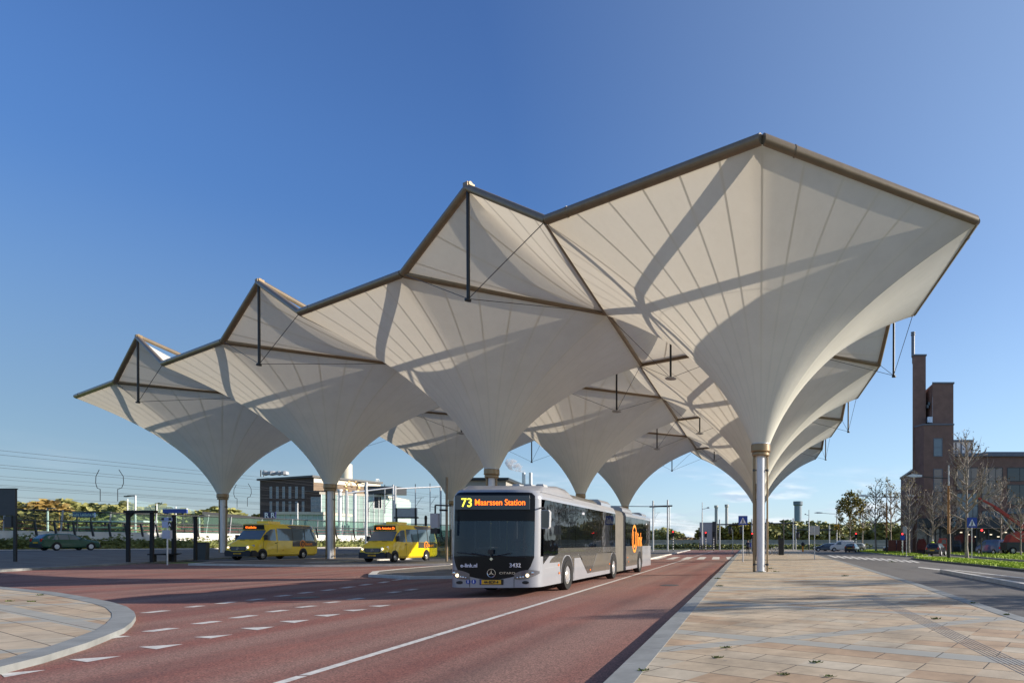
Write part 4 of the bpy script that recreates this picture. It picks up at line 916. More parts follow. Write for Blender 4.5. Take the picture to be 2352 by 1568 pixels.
def rp(px, off=0, z=0):
    y = (X0-off)/((px-PX)/F-M_); return Vector(((px-PX)/F*y, y, z))
def rl(y, off=0, z=0): return Vector((X0-off+M_*y, y, z))
HR = math.atan2(1, M_)
# hedge
rnd = random.Random(3); mb = MB()
mb.obox(rl(44,.45,.5), rl(190,.45,.5)-rl(44,.45,.5), (-.9,.2,0), (0,0,1.15), 1)
def hs_():
    y = 44+146*rnd.random()**1.6; o = rnd.uniform(-.35,1.5); zt = 1.95+.25*sin(y*1.7)+.15*sin(y*4.1+1); z = rnd.uniform(.55, zt); p = rl(y, o, z); return p
leaves(mb, 17000, hs_, .16, rnd, 0); tag(mb.build('hedge', [leaf_d, leaf_d]), 'long clipped dark green hedge below the white railway barrier', 'hedge')
mb = MB()
def gs_():
    y = 44+120*rnd.random()**1.4; return rl(y, rnd.uniform(-.9,-.3), rnd.uniform(.6,.95))
leaves(mb, 4000, gs_, .11, rnd); tag(mb.build('verge_grass', leaf_y), 'strip of tall green grass at the foot of the hedge', 'grass', kind='stuff')
MB().obox(rl(40,-1.2,.55), rl(150,-1.2,.55)-rl(40,-1.2,.55), (-.25,.06,0), (0,0,.24)).build('kerb', kerb_light, kind='structure')
sheet('verge', [(rl(36,-1.0).x, 36),(rl(200,-1.0).x, 200),(rl(200,60).x,200),(rl(36,60).x,36)], 0, soil, hilly=False).location.z = .66
# barrier
t = thing('railway_barrier', 'long white concrete barrier wall between hedge and glass screen', 'barrier', (0,0,0))
MB().obox(rl(44,1.6,.6), rl(260,1.6,.6)-rl(44,1.6,.6), (-.35,.08,0), (0,0,1.93)).build('wall', white_wall, t)
MB().obox(rl(44,1.55,2.53), rl(260,1.55,2.53)-rl(44,1.55,2.53), (-.45,.1,0), (0,0,.06)).build('coping', white_paint, t)
pt = MB().add([(-.09,-.05,0),(.09,-.05,0),(.09,.05,0),(-.09,.05,0),(-.33,-.05,1.45),(-.17,-.05,1.45),(-.17,.05,1.45),(-.33,.05,1.45)], [(0,1,2,3),(4,5,6,7),(0,1,5,4),(1,2,6,5),(2,3,7,6),(3,0,4,7)]).build('slanted_post', black)
ys = [57+1.42*k for k in range(12)]+[75.3+3.05*k for k in range(24)]
for i, y in enumerate(ys):
    o = pt if i == 0 else pt.copy()
    if i: C.objects.link(o)
    o.location = rl(y, 1.15, 2.1); tag(o, 'black slanted post leaning over the white railway barrier', 'post', 'slanted posts along the barrier')
# glass noise screen
t = thing('noise_screen', 'tall transparent glass noise screen with red stripes behind the white barrier', 'screen', (0,0,0))
for k in range(34):
    a, b = rl(48+4*k, 2.6, 2.4), rl(51.9+4*k, 2.6, 2.4); MB().obox(a, b-a, (-.02,0,0), (0,0,2.3)).build('glass_panel', screen_m, t)
    q = rl(51.95+4*k, 2.7, 1.5); MB().obox(q, (.08,.02,0), (-.04,.14,0), (.3 if k % 2 else .1,.05,3.3)).build('screen_post', grey_paint, t)
for z in (3.62, 4.68): MB().tube(rl(48,2.5,z), rl(184,2.5,z+.25), .07, n=6).build('rail', darkgrey, t)
for z in (2.86, 3.32): MB().obox(rl(48,2.52,z), rl(184,2.52,z)-rl(48,2.52,z), (-.01,0,0), (0,0,.035)).build('red_stripe', red_st, t)
t = thing('platform_windscreen', 'pale transparent glass screen standing high over the station platform', 'screen', (0,0,0))
for a, b in ((293,356),(360,400),(404,447)):
    p, q = V(a, 1145+(a-293)*.16, 92), V(b, 1145+(b-293)*.16, 96); zb = Z(1178, 94); MB().add([p, q, (q.x,q.y,zb), (p.x,p.y,zb)], [(0,1,2,3)]).build('glass_panel', glassmat('pale screen glass', (.35,.5,.5), .8, .05), t)
    MB().tube((p.x,p.y,2.5), p, .07, n=6).build('screen_post', white_paint, t)
# platform lamps, signs
def plamp(px, ytop, d, arm, label):
    t = thing('platform_lamp', label, 'lamp', (X(px,d), d, 1.5), 0, 'white lamps on the railway platform'); h = Z(ytop, d)-1.5
    MB().tube((0,0,0),(0,0,h),.10,.08,n=10).build('pole', white_paint, t); MB().box(min(0,arm), max(0,arm), -.08,.08,h-.1,h).prism([(arm-.35,h-.2),(arm+.3,h-.12),(arm+.3,h-.04),(arm-.35,h-.06)],'y',-.15,.15).build('lamp_head', darkgrey, t)
plamp(109.5,1165,70,.5,'white platform lamp left of the blue station name sign'); plamp(311,1137,74,-.9,'tallest white platform lamp, behind the black portal frame'); plamp(298,1174,92,.3,'short white platform lamp just left of the tallest one'); plamp(458,1182,86,.7,'white platform lamp between the black post and the leftmost column')
plamp(683.5,1155,96,-1.5,'white platform lamp above the roof of the left minibus')
def nsign(px0, px1, y0, y1, d, txt, label):
    t = thing('station_sign', label, 'sign', (X((px0+px1)/2,d), d, 1.5), R(-2), 'blue station signs'); w_ = (px1-px0)/F*d; z0, z1 = Z(y1,d)-1.5, Z(y0,d)-1.5
    MB().box(-w_/2,w_/2,-.08,.08,z0,z1).build('sign_board', blue_sign, t); MB().box(-w_/2,w_/2,-.1,.1,z1,z1+.1).build('sign_top', white_paint, t)
    for s in (-.32,.32): MB().box(s*w_-.07,s*w_+.07,-.05,.05,0,z0).build('post', black, t)
    if txt: text('station_name', txt, (z1-z0)*.85, white_l, t, (0,-.1,z0+(z1-z0)*.25), align='CENTER', xs=.86, bold=.01)
nsign(167,219,1176.5,1187,76,'Utrecht Leidsche Rijn','long blue station name sign with white letters above the green car')
nsign(374,431,1169,1178,80,'','long plain blue station sign seen beside the black portal frame')
t = thing('platform_shelter', 'low white-roofed shelter on the far railway platform', 'shelter', (X(240,100),100,1.6))
MB().box(-6.5,7.5,-1.2,1.2,3.15,3.4).build('roof', white_paint, t); MB().box(-4.5,3.5,-1,1,2.2,2.45).build('lower_roof', cream, t)
for k in range(5): MB().box(-6+3*k,-5.8+3*k,-.1,.1,0,3.15).build('post', darkgrey, t)
MB().box(-5.5,4,-.8,.8,.3,2.1).build('shelter_glass', screen_m, t)
# overhead wires
for i, (z, off) in enumerate([(10.9,8),(10.45,8),(9.5,9),(9.2,9),(8.5,10),(8.2,10.6),(7.35,8),(7.15,8.6),(6.95,9.4),(6.3,11)]):
    mb = MB(); n = 24; pts = []
    for k in range(n+1):
        y = 40+380*k/n; pts.append(rl(y, off, z+.12*sin(y*.35+i)*(i > 3)))
    mb.path(pts, .016 if i < 4 else .013, n=4); tag(mb.build('overhead_wire', cable), 'thin dark overhead railway wire running behind the barrier', 'wire', 'overhead wires of the railway')
def hanger(px, d, flip, sc, label):
    pts = [(0,0),(-.55,-1.1),(-.6,-2.2),(-.35,-3.0),(.15,-3.2),(.15,-3.6),(.15,-5.2)]; b = MB()
    b.path([Vector((x*flip*sc, 0, z*sc)) for x, z in pts], .035, n=5); o = b.build('wire_hanger', black, loc=V(px, 1078, d)); return tag(o, label, 'bracket', 'curved brackets hanging on the wires')
hanger(228,76,1,.75,'left one of the curved wire brackets in the open sky at left'); hanger(273,76,-1.3,.75,'right one of the curved wire brackets in the open sky at left')
o = hanger(543,98,1,.7,'curved wire bracket just right of the leftmost column'); o.location.z = Z(1112,98); o = hanger(570,98,-1.2,.7,'curved wire bracket between the leftmost column and the station'); o.location.z = Z(1110,98)
# woods beyond
def mass(name, label, mat, pts, n, size, seed, spread=6, kind='stuff', cat='woods'):
    r_ = random.Random(seed); mb = MB(); blobs = []
    for k in range(len(pts)-1):
        (x0,y0,h0), (x1,y1,h1) = pts[k], pts[k+1]; L_ = math.hypot(x1-x0,y1-y0); m = max(1, int(L_/2.6))
        for j in range(m):
            u = (j+r_.random())/m; h = (h0+(h1-h0)*u)*r_.uniform(1.0,1.22); blobs.append((x0+(x1-x0)*u+r_.uniform(-1,1)*spread*.3, y0+(y1-y0)*u+r_.uniform(-1,1)*spread, h, r_.uniform(2.4,4.6)))
    def sp():
        bx, by, h, rr = r_.choice(blobs); u, v, w_ = r_.gauss(0,1), r_.gauss(0,1), r_.gauss(0,1); q = math.sqrt(u*u+v*v+w_*w_)+.01; k = r_.random()**.35
        z = h*.55+w_/q*k*h*.45; return (bx+u/q*k*rr*1.2, by+v/q*k*rr*1.2, max(.2, z))
    leaves(mb, n, sp, size, r_); return tag(mb.build(name, mat), label, cat, kind=kind)
def P3(px, d, ytop): return (X(px,d), d, Z(ytop,d))
mass('autumn_woods', 'orange autumn woods beyond the railway at the far left', leaf_o, [P3(-40,118,1172),P3(40,118,1169),P3(80,119,1167),P3(152,122,1172)], 12000, .6, 11, 3)
mass('green_woods', 'green woods beyond the railway, right of the orange trees', leaf_m, [P3(-60,185,1166),P3(60,182,1160),P3(180,178,1163),P3(330,180,1170),P3(470,182,1178),P3(600,185,1182)], 26000, .95, 12)
mass('distant_wood', 'pale olive wood edge farthest beyond the railway at left', leaf_m, [P3(-60,215,1170),P3(150,215,1168),P3(330,215,1173),P3(480,215,1180)], 22000, 1.25, 17)
mass('scrub', 'low olive scrub between the railway and the woods', leaf_m, [P3(-60,120,1190),P3(200,124,1195),P3(480,128,1196)], 9000, .6, 13)
# station hall with slanted bracing
t = thing('station_hall', 'dark low station hall with braced green glass front', 'building', (0,0,0))
a, b = V(468,1246,112), V(640,1246,150); a.z = b.z = .5; u = b-a; h = Z(1181,112)-.5
MB().obox(a, u, (-4,12,0), (0,0,h)).build('glass_front', pm('dark green glass', (.075,.105,.085), .3, 0, .2, .3), t)
MB().obox(a+Vector((0,-.3,h)), u, (-4,12,0), (0,0,.55)).build('roof', darkgrey, t)
for k in range(12):
    p = a+u*(k/12.5)+Vector((.2,-.2,0)); MB().tube(p, p+u*.05+Vector((0,0,h)), .09, n=5).build('brace', grey_paint, t)
# brick station building with clock
def wface(par, o, u, n, a, z, w_, h_, nx, nz, mg, mf, proud=.05, name='window'):
    o = Vector(o); u = Vector(u).normalized(); n = Vector(n).normalized(); p = o+u*a+Vector((0,0,z)); f = MB(); T = .09
    def bar(x0, x1, z0, z1, dd, m=0): f.obox(p+u*x0+Vector((0,0,z0))+n*.002, u*(x1-x0), n*dd, (0,0,z1-z0), m)
    bar(0,w_,0,T,proud); bar(0,w_,h_-T,h_,proud); bar(0,T,T,h_-T,proud); bar(w_-T,w_,T,h_-T,proud)
    for i in range(1, nx): bar(w_*i/nx-.035, w_*i/nx+.035, T, h_-T, proud*.8)
    for i in range(1, nz): bar(T, w_-T, h_*i/nz-.035, h_*i/nz+.035, proud*.7)
    fr = f.build(name, mf, par); MB().obox(p+u*T+Vector((0,0,T))+n*.004, u*(w_-2*T), n*.01, (0,0,h_-2*T)).build('pane', mg, fr); return fr
t = thing('brick_station_building', 'dark brick station building with flat roof and a clock on its sunlit side', 'building', (0,0,0))
c = V(720,1246,150); c.z = 0; l = V(597,1246,158); l.z = 0; r_ = V(873,1246,166); r_.z = 0
n1 = (l-c).cross(Vector((0,0,1))).normalized(); n1 = n1 if n1.y < 0 else -n1; n2 = (r_-c).cross(Vector((0,0,1))).normalized(); n2 = n2 if n2.y < 0 else -n2
H_ = Z(1096,150)
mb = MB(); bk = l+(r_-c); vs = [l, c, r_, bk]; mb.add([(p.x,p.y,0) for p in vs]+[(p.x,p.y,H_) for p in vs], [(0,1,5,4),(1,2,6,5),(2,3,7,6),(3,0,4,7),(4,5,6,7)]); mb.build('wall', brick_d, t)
MB().obox(c+n2*.05+Vector((0,0,0)), (r_-c), -n2*.04, (0,0,H_)).build('sunlit_brick_sheet', brick_l, t)  # thin sheet over the clock wall, carries the painted sunlit brick tone
u1 = (l-c).normalized(); u2 = (r_-c).normalized(); e = .5
q = [l+u1*e-u2*e, c-u1*e-u2*e, r_-u1*e+u2*e, bk+u1*e+u2*e]; MB().add([(p.x,p.y,H_+.02) for p in q]+[(p.x,p.y,H_+.5) for p in q], [(3,2,1,0),(4,5,6,7),(0,1,5,4),(1,2,6,5),(2,3,7,6),(3,0,4,7)]).build('roof', darkgrey, t)
MB().obox(c+n2*.06+Vector((0,0,H_-1.2)), (r_-c), n2*.1, (0,0,1.0)).build('cornice', cream, t)
Lf = (l-c).length
for row, (y0, y1) in enumerate(((1117,1144),(1151,1176))):
    for px in (623,638,652.5,667,682,697):
        d = 150+(720-px)/123*8; a = (Vector((X(px,d), d, 0))-c).length; z0 = Z(y1,d); wface(t, c, u1, n1, a-.45, z0, .95, Z(y0,d)-z0, 2, 5, win_l, grey_paint)
o = wface(t, c, u2, n2, (r_-c).length*.93, Z(1126,164), .9, 3.2, 2, 3, win_l, white_paint)
cl = nul('clock', t, tuple(c+u2*((r_-c).length*.55)+n2*.25+Vector((0,0,Z(1117,158))))); ang = math.atan2(u2.y, u2.x)
cl.rotation_euler = (0,0,ang); gold = pm('gilded metal', (.75,.5,.2), .3, .6, .05)
for k in range(12):
    a = R(30*k); MB().box(-.22,.22,-.1,.05,-.13,.13).build('hour_mark', gold, cl, loc=(1.75*cos(a),0,1.75*sin(a)))
b = MB()
for i in range(32): a, c_ = 2*PI*i/32, 2*PI*(i+1)/32; b.tube((1.45*cos(a),0,1.45*sin(a)),(1.45*cos(c_),0,1.45*sin(c_)),.08,n=4,cap=False)
b.build('ring', gold, cl); MB().tube((0,-.1,0),(.9,-.1,.3),.09,n=4).build('hour_hand', gold, cl); MB().tube((0,-.1,0),(-.5,-.1,1.1),.07,n=4).build('minute_hand', gold, cl)
b = MB()
for k, (x, r0) in enumerate(((0,.8),(1.6,1.1),(3.4,.7),(4.8,.9))): b.lathe([(0,0),(r0,.3),(r0*.9,1.0),(0,1.3)], 10, c=(x-6+l.x*.0, 0, 0))
b.build('roof_units', grey_paint, t, loc=V(665,1092,156))
for px in (599,606): MB().tube(V(px,1094,158), V(px,1079,158), .12, n=5).build('antenna', darkgrey, t)
t = thing('brick_annex', 'lower dark brick annex with two tall windows in front of the station', 'building', (0,0,0))
a, b = V(703,1246,140), V(758,1246,141); a.z = b.z = 0; H2 = Z(1129,140); MB().obox(a, b-a, (1,7,0), (0,0,H2)).build('wall', brick_d, t); MB().obox(a+Vector((-.2,-.2,H2)), b-a+Vector((.4,0,0)), (1,7,0), (0,0,.3)).build('roof', darkgrey, t)
for px in (713,729): wface(t, a, b-a, (0,-1,0), (px-703)/F*140, Z(1174,140), 1.7, 3.3, 2, 4, win_l, grey_paint)
t = thing('round_chimney', 'pale round chimney rising behind the clock building', 'chimney', (X(795,210),210,0)); MB().lathe([(2.0,0),(1.75,Z(1066,210)),(1.5,Z(1066,210)+.2),(0,Z(1066,210)+.2)], 24).build('stack', cream, t, smooth=40)
# glass clad block and low hall
t = thing('glass_block', 'pale green glass clad block below the clock, right of the column', 'building', (0,0,0))
a, b = V(738,1246,122), V(884,1246,130); a.z = b.z = 0; H2 = Z(1137,125); MB().obox(a, b-a, (-3,15,0), (0,0,H2)).build('cladding', pale_green, t); nn = (b-a).normalized()
MB().obox(a+Vector((-.2,-.25,H2)), b-a, (-3,15,0), (0,0,.45)).build('parapet', cream, t)
for k in range(13): MB().obox(a+(b-a)*(k/12.2)+Vector((0,-.07,0)), nn*.06, (0,.06,0), (0,0,H2)).build('mullion', white_paint, t)
for z in (2.5,4.5,6.5,8.5): MB().obox(a+Vector((0,-.06,z)), b-a, (0,.055,0), (0,0,.05)).build('transom', white_paint, t)
wface(t, a, b-a, (0,-1,0), (839-738)/F*126, Z(1166,127), 1.6, 3.4, 1, 1, win_d, white_paint)
MB().obox(V(836,1133,128), (6,1,0), (0,4,0), (0,0,1.6)).obox(V(846,1118,128)+Vector((0,0,-1)), (3,1,0), (0,4,0), (0,0,1)).build('roof_plant', darkgrey, t)
t = thing('glass_hall', 'low glass hall with cream roof edge behind the left minibus', 'building', (0,0,0))
a, b = V(628,1246,112), V(745,1246,113); a.z = b.z = 0; H2 = Z(1181,112); MB().obox(a, b-a, (0,7,0), (0,0,H2)).build('glass_front', pale_green, t); MB().obox(a+Vector((-.4,-.5,H2)), b-a+Vector((.6,0,0)), (0,8,0), (0,0,.5)).build('roof', cream, t)
for k in range(10): MB().obox(a+(b-a)*(k/9.2)+Vector((0,-.07,0)), (.06,0,0), (0,.06,0), (0,0,H2)).build('mullion', white_paint, t)
t = thing('platform_letter_sign', 'dark blue platform sign with white letters over the left minibus roof', 'sign', (X(620,105),105,1.5)); d = 105; w_ = 27/F*d; z0, z1 = Z(1190,d)-1.5, Z(1175,d)-1.5
MB().box(-w_/2,w_/2,-.1,.1,z0,z1).build('sign_board', pm('navy sign', (.01,.015,.09), .4), t); MB().box(-.06,.06,-.05,.05,0,z0).build('post', black, t)
text('letter', 'R', 1.2, white_l, t, (-.85,-.12,z0+.15), bold=.03); text('letter', 'R', 1.2, white_l, t, (.2,-.12,z0+.15), bold=.03)
# railway portals, white pipes and masts
def mast(px, y0, d, r_, label, mat=steel, base=1.0, grp='white steel masts along the railway', cat='mast', cap=False):
    o = thing('railway_mast', label, cat, (X(px,d), d, base), 0, grp); h = Z(y0,d)-base; MB().tube((0,0,0),(0,0,h),r_,r_*.92,n=12).build('pole', mat, o)
    if cap: MB().lathe([(0,h),(r_*1.6,h),(r_*1.6,h-.25),(r_,h-.5)],12).build('cap', mat, o)
    else: MB().lathe([(0,h+.05),(r_*1.15,h+.05),(r_*1.15,h-.08),(r_,h-.12)],10).build('cap', mat, o)
    return o
mast(780.5,1123,100,.24,'thick white pipe mast right of the second column',white_tube,cap=True); mast(815,1126,102,.24,'thick white pipe mast in front of the glass block',white_tube,cap=True)
m = mast(841,1108,92,.18,'tall slim mast with a lamp arm in front of the clock',steel); MB().tube((0,0,9.0),(-.9,0,9.3),.05,n=5).box(-1.4,-.8,-.15,.15,9.25,9.4).build('lamp_arm', darkgrey, m)
def portal(px0, px1, y0, y1, d0, d1, label, drops=()):
    t = thing('railway_portal', label, 'gantry', (X(px0,d0), d0, 1.0), 0, 'steel portals over the railway tracks'); o = t.location
    a, b = V(px0,y0,d0)-o, V(px1,y1,d1)-o
    for q in (a, b): MB().tube((q.x,q.y,0),(q.x,q.y,q.z+.5),.17,n=10).build('post', steel, t)
    MB().tube(a, b, .13, n=8).build('beam', steel, t)
    for k, ln in drops:
        p = a.lerp(b, k); dr = MB().tube(p, p-Vector((0,0,ln)), .08, n=6).build('drop_post', steel, t)
        MB().tube(p-Vector((0,0,ln*.4)), p+Vector((1.6,0,-ln*.38)), .035, n=5).tube(p-Vector((0,0,ln*.75)), p+Vector((1.1,0,-ln*.4)), .03, n=5).tube(p-Vector((0,0,ln*.78)), p+Vector((1.5,0,-ln*.85)), .025, n=5).build('wire_bracket', black, dr)
        MB().tube(p+Vector((0,0,.1)), p+Vector((0,0,.7)), .06, n=6).build('insulator', black, dr)
portal(796,903,1132,1119,98,112,'nearest railway portal, in front of the glass block',((.42,4.4),(.80,4.4)))
portal(908,1012,1122,1117,108,118,'railway portal above the right minibus',((.42,4.6),(.75,4.6)))
portal(1040,1538,1158,1163,190,196,'railway portal reaching out from behind the bus rear',((.3,5),(.93,5)))
# stop shelter over the right minibus
t = thing('shelter_board', 'grey glass stop board on a black frame above the right minibus', 'board', (X(934,60),60,0)); d = 60
MB().box(X(908,d)-X(934,d),X(958,d)-X(934,d),-.05,.05,Z(1187,d),Z(1166,d)).build('board', pm('pale board', (.35,.42,.5), .3), t); MB().box(X(906,d)-X(934,d),X(960,d)-X(934,d),-.12,.12,Z(1190,d),Z(1186.5,d)).build('lower_rail', black, t)
for px in (911,955): MB().box(X(px,d)-X(934,d)-.08,X(px,d)-X(934,d)+.08,-.06,.06,0,Z(1166,d)).build('post', black, t)
for px, yt, nm in ((1026,1095,'tall grey and black pole hidden half behind the bus mirror'),):
    o = MB().tube((0,0,0),(0,0,Z(yt,47)),.09,n=10).build('post', black if px < 1000 else bronze, loc=(X(px,47),47,0)); tag(o, nm, 'post')
t = thing('glass_shelter', 'glass bus shelter between the right minibus and the long bus', 'shelter', (X(1012,50),50,0)); MB().box(-.9,.8,-.02,.02,.2,2.4).build('glass_panel', glassmat('shelter glass', (.1,.14,.13), .75), t)
for x in (-.95,.85): MB().box(x-.04,x+.04,-.04,.04,0,2.5).build('post', black, t)
for px, nm in ((978,'left one of two black posts behind the right minibus'),(1001,'right one of two black posts behind the right minibus')):
    tag(MB().lathe([(0,Z(1183,62)),(.10,Z(1184,62)),(.14,Z(1188,62)),(.12,Z(1194,62)),(.10,0)],10).build('post', black, loc=(X(px,62),62,0)), nm, 'post')
# black frames of the waiting area, bench, bin, stop pole, left board
def hz(px, d): return hill(X(px,d))
tim = pm('black timber', (.012,.010,.009), .7, 0, .2, 3)
def post(px, ytop, d, w_, label):
    z = hz(px,d); return tag(MB().prism([(-w_/2,0),(w_/2,0),(w_/2*.85,Z(ytop,d)-z),(-w_/2*.85,Z(ytop,d)-z)], 'y', -w_/2, w_/2).build('timber_post', tim, loc=(X(px,d),d,z)), label, 'post')
t = thing('portal_frame', 'black timber portal frame standing on the shaded platform', 'frame', (X(322,38),38,hz(322,38))); z0 = hz(322,38); hh = Z(1178,38)-z0; xa, xb = X(294.5,38)-X(322,38), X(349,38)-X(322,38)
for x in (xa, xb): MB().box(x-.10,x+.10,-.05,.05,0,hh).build('post', tim, t)
MB().box(xa-.16,xb+.22,-.15,.15,hh+.003,hh+.17).build('beam', tim, t); MB().prism([(xa+.137,hh),(xa+.36,hh),(xa+.137,hh-.22)], 'y', -.06, .06).build('brace', tim, t)
post(399.5,1182,39.5,.17,'black timber post at the right end of the bench'); post(449,1185,42,.155,'black timber post beside the dark bin')
t = thing('bench', 'dark slim bench between the portal frame and a black post', 'bench', (X(378,39.4),39.4,hz(378,39.4))); wb = X(414,39.4)-X(350,39.4)
MB().prism([(-wb/2,.42),(wb/2-.35,.42),(wb/2,.50),(wb/2,.54),(-wb/2,.50)], 'y', -.22, .22).build('seat', tim, t)
for x in (-wb/2+.2, wb/2-.6): MB().box(x-.04,x+.04,-.15,.15,0,.42).build('leg', tim, t)
t = thing('litter_bin', 'dark upright litter bin on the platform beside the leftmost column', 'bin', (X(466,43),43,hz(466,43))); MB().prism([(-.34,0),(.30,0),(.35,1.12),(-.35,1.12)], 'y', -.15, .15).build('body', darkgrey, t); MB().prism([(-.36,1.12),(.36,1.12),(.3,1.22),(-.3,1.22)], 'y', -.17, .17).build('lid', black, t)
t = thing('bus_stop_pole', 'grey bus stop pole with signs and a timetable case', 'sign', (X(384.5,35.5),35.5,hz(384,35.5))); hz_ = hz(384,35.5); zz = lambda y: Z(y,35.5)-hz_
MB().tube((0,0,0),(0,0,zz(1186)),.035,n=8).build('pole', steel, t)
sg = MB().box(-.30,.30,-.06,-.02,zz(1196),zz(1188)).build('upper_sign', pm('pale blue sign', (.3,.38,.6), .4), t); MB().box(-.28,-.14,-.075,-.06,zz(1194),zz(1189)).box(.14,.28,-.075,-.06,zz(1194),zz(1189)).build('bus_symbol', black, sg)
sg = MB().box(-.26,.12,-.06,-.02,zz(1211),zz(1197)).build('stop_sign', pm('pale blue panel', (.4,.46,.62), .4), t); MB().box(.10,.28,-.07,-.015,zz(1210),zz(1198)).build('letter_panel', black, t); text('stop_letter', 'A', .24, white_l, t, (.115,-.075,zz(1208)), bold=.005)
MB().box(-.24,.22,-.07,.07,zz(1236),zz(1217)).build('timetable_case', pm('timetable case', (.42,.44,.52), .4), t)
t = thing('display_board', 'large dark display board on a black post cut by the left picture edge', 'board', (X(35,36),36,hz(35,36))); z0 = hz(35,36); zz = lambda y: Z(y,36)-z0
MB().box(-.08,.08,-.04,.04,0,zz(1183)).build('post', black, t); MB().box(-2.6,.06,-.05,.05,zz(1183),zz(1123)).build('board', darkgrey, t); MB().box(-2.6,.09,-.07,.07,zz(1123),zz(1121)).build('board_frame', black, t); MB().box(-.55,-.14,-.08,.08,zz(1210),zz(1185)).build('control_box', darkgrey, t)
# building and chimneys behind the bus
t = thing('beige_depot', 'beige flat-roofed building with thin black roof edge above the bus', 'building', (0,0,0))
a, b, c_ = V(1062,1246,112), V(1162,1246,112), V(1248,1246,149); a.z = b.z = c_.z = 0; H2 = Z(1103,112); q = a+(c_-b)
MB().add([(p.x,p.y,0) for p in (a,b,c_,q)]+[(p.x,p.y,H2) for p in (a,b,c_,q)], [(0,1,5,4),(1,2,6,5),(2,3,7,6),(3,0,4,7),(4,5,6,7)]).build('wall', beige, t)
q4 = [a+Vector((-1,-.8,0)), b+Vector((.8,-.8,0)), c_+Vector((1,.5,0)), q]; MB().add([(p.x,p.y,H2+.01) for p in q4]+[(p.x,p.y,H2+.45) for p in q4], [(3,2,1,0),(4,5,6,7),(0,1,5,4),(1,2,6,5),(2,3,7,6),(3,0,4,7)]).build('roof', black, t)
MB().box(a.x+.1,b.x-.1,a.y-.12,a.y-.01,H2-3.6,H2-2.6).build('window_strip', win_d, t)
sm = None
for px, nm in ((1203,'left'),(1219,'right')):
    o = MB().lathe([(.9,0),(.75,Z(1085,280)),(0,Z(1085,280))], 14).build('flue', steel, loc=(X(px,280),280,0)); tag(o, '%s one of two slim flues smoking above the bus roof' % nm, 'chimney', 'distant flues')
m = bpy.data.materials.new('steam'); m.use_nodes = True; tt = m.node_tree; tt.nodes.clear(); vo = nd(tt,'ShaderNodeVolumePrincipled'); vo.inputs['Color'].default_value = (.95,.95,.97,1)
tcn = nd(tt,'ShaderNodeTexCoord'); nz2 = nd(tt,'ShaderNodeTexNoise'); nz2.inputs['Scale'].default_value = .35; nz2.inputs['Detail'].default_value = 3; tt.links.new(tcn.outputs['Object'], nz2.inputs[0]); mr2 = nd(tt,'ShaderNodeMapRange'); mr2.inputs[1].default_value = .42; mr2.inputs[2].default_value = .62; mr2.inputs[4].default_value = .9
tt.links.new(nz2.outputs[0], mr2.inputs[0]); tt.links.new(mr2.outputs[0], vo.inputs['Density']); oo = nd(tt,'ShaderNodeOutputMaterial'); tt.links.new(vo.outputs[0], oo.inputs['Volume'])
b = MB()
for px, y, r0 in ((1201,1081,1.1),(1195,1076,1.7),(1187,1072,2.3),(1178,1067,2.8),(1171,1063,2.2)): p = V(px,y,280); b.lathe([(0,-r0),(r0*.7,-r0*.7),(r0,0),(r0*.7,r0*.7),(0,r0)], 12, c=tuple(p))
tag(b.build('steam', m, smooth=True), 'small white puff of steam drifting from the flues', 'steam', kind='stuff')
# ---------------- right side: brick tower block, street, trees ----------------
def person(name, label, loc, rz, pose, top, legs, sc=1, hairm=hair, extra=None, group=None):
    t = thing(name, label, 'person', loc, rz, group)
    bm = bmesh.new(); sk = bm.verts.layers.skin.verify(); vs = {}
    for k, (p, r_) in pose['v'].items():
        v = bm.verts.new(Vector(p)*sc); rr = r_ if isinstance(r_, tuple) else (r_, r_); v[sk].radius = (rr[0]*sc, rr[1]*sc); vs[k] = v
        if k == 'pelvis': v[sk].use_root = True
    for a, b in pose['e']: bm.edges.new((vs[a], vs[b]))
    me = bpy.data.meshes.new('body'); bm.to_mesh(me); bm.free()
    for q in (legs, top, skin): me.materials.append(q)
    o = bpy.data.objects.new('body', me); C.objects.link(o); o.parent = t
    m = o.modifiers.new('skin', 'SKIN'); m.use_smooth_shade = True; s2 = o.modifiers.new('sub', 'SUBSURF'); s2.levels = 1; s2.render_levels = 1
    bpy.context.view_layer.update(); me2 = bpy.data.meshes.new_from_object(o.evaluated_get(bpy.context.evaluated_depsgraph_get())); o.modifiers.clear(); o.data = me2
    me2.materials.clear()
    for q in (legs, top, skin): me2.materials.append(q)
    zw, zn = pose['waist']*sc, pose['neck']*sc; hands = [Vector(p)*sc for p in pose['hands']]
    for f in me2.polygons:
        c = f.center; f.material_index = 2 if (c.z > zn or any((c-h).length < .11*sc for h in hands)) else (1 if c.z > zw else 0); f.use_smooth = True
    hd = Vector(pose['v']['head'][0])*sc
    MB().lathe([(0,.125*sc),(.07*sc,.11*sc),(.102*sc,.05*sc),(.104*sc,.0),(.095*sc,-.03*sc)], 14, c=(hd.x, hd.y+.018*sc, hd.z+.015*sc)).build('hair', hairm, t, smooth=True)
    return t
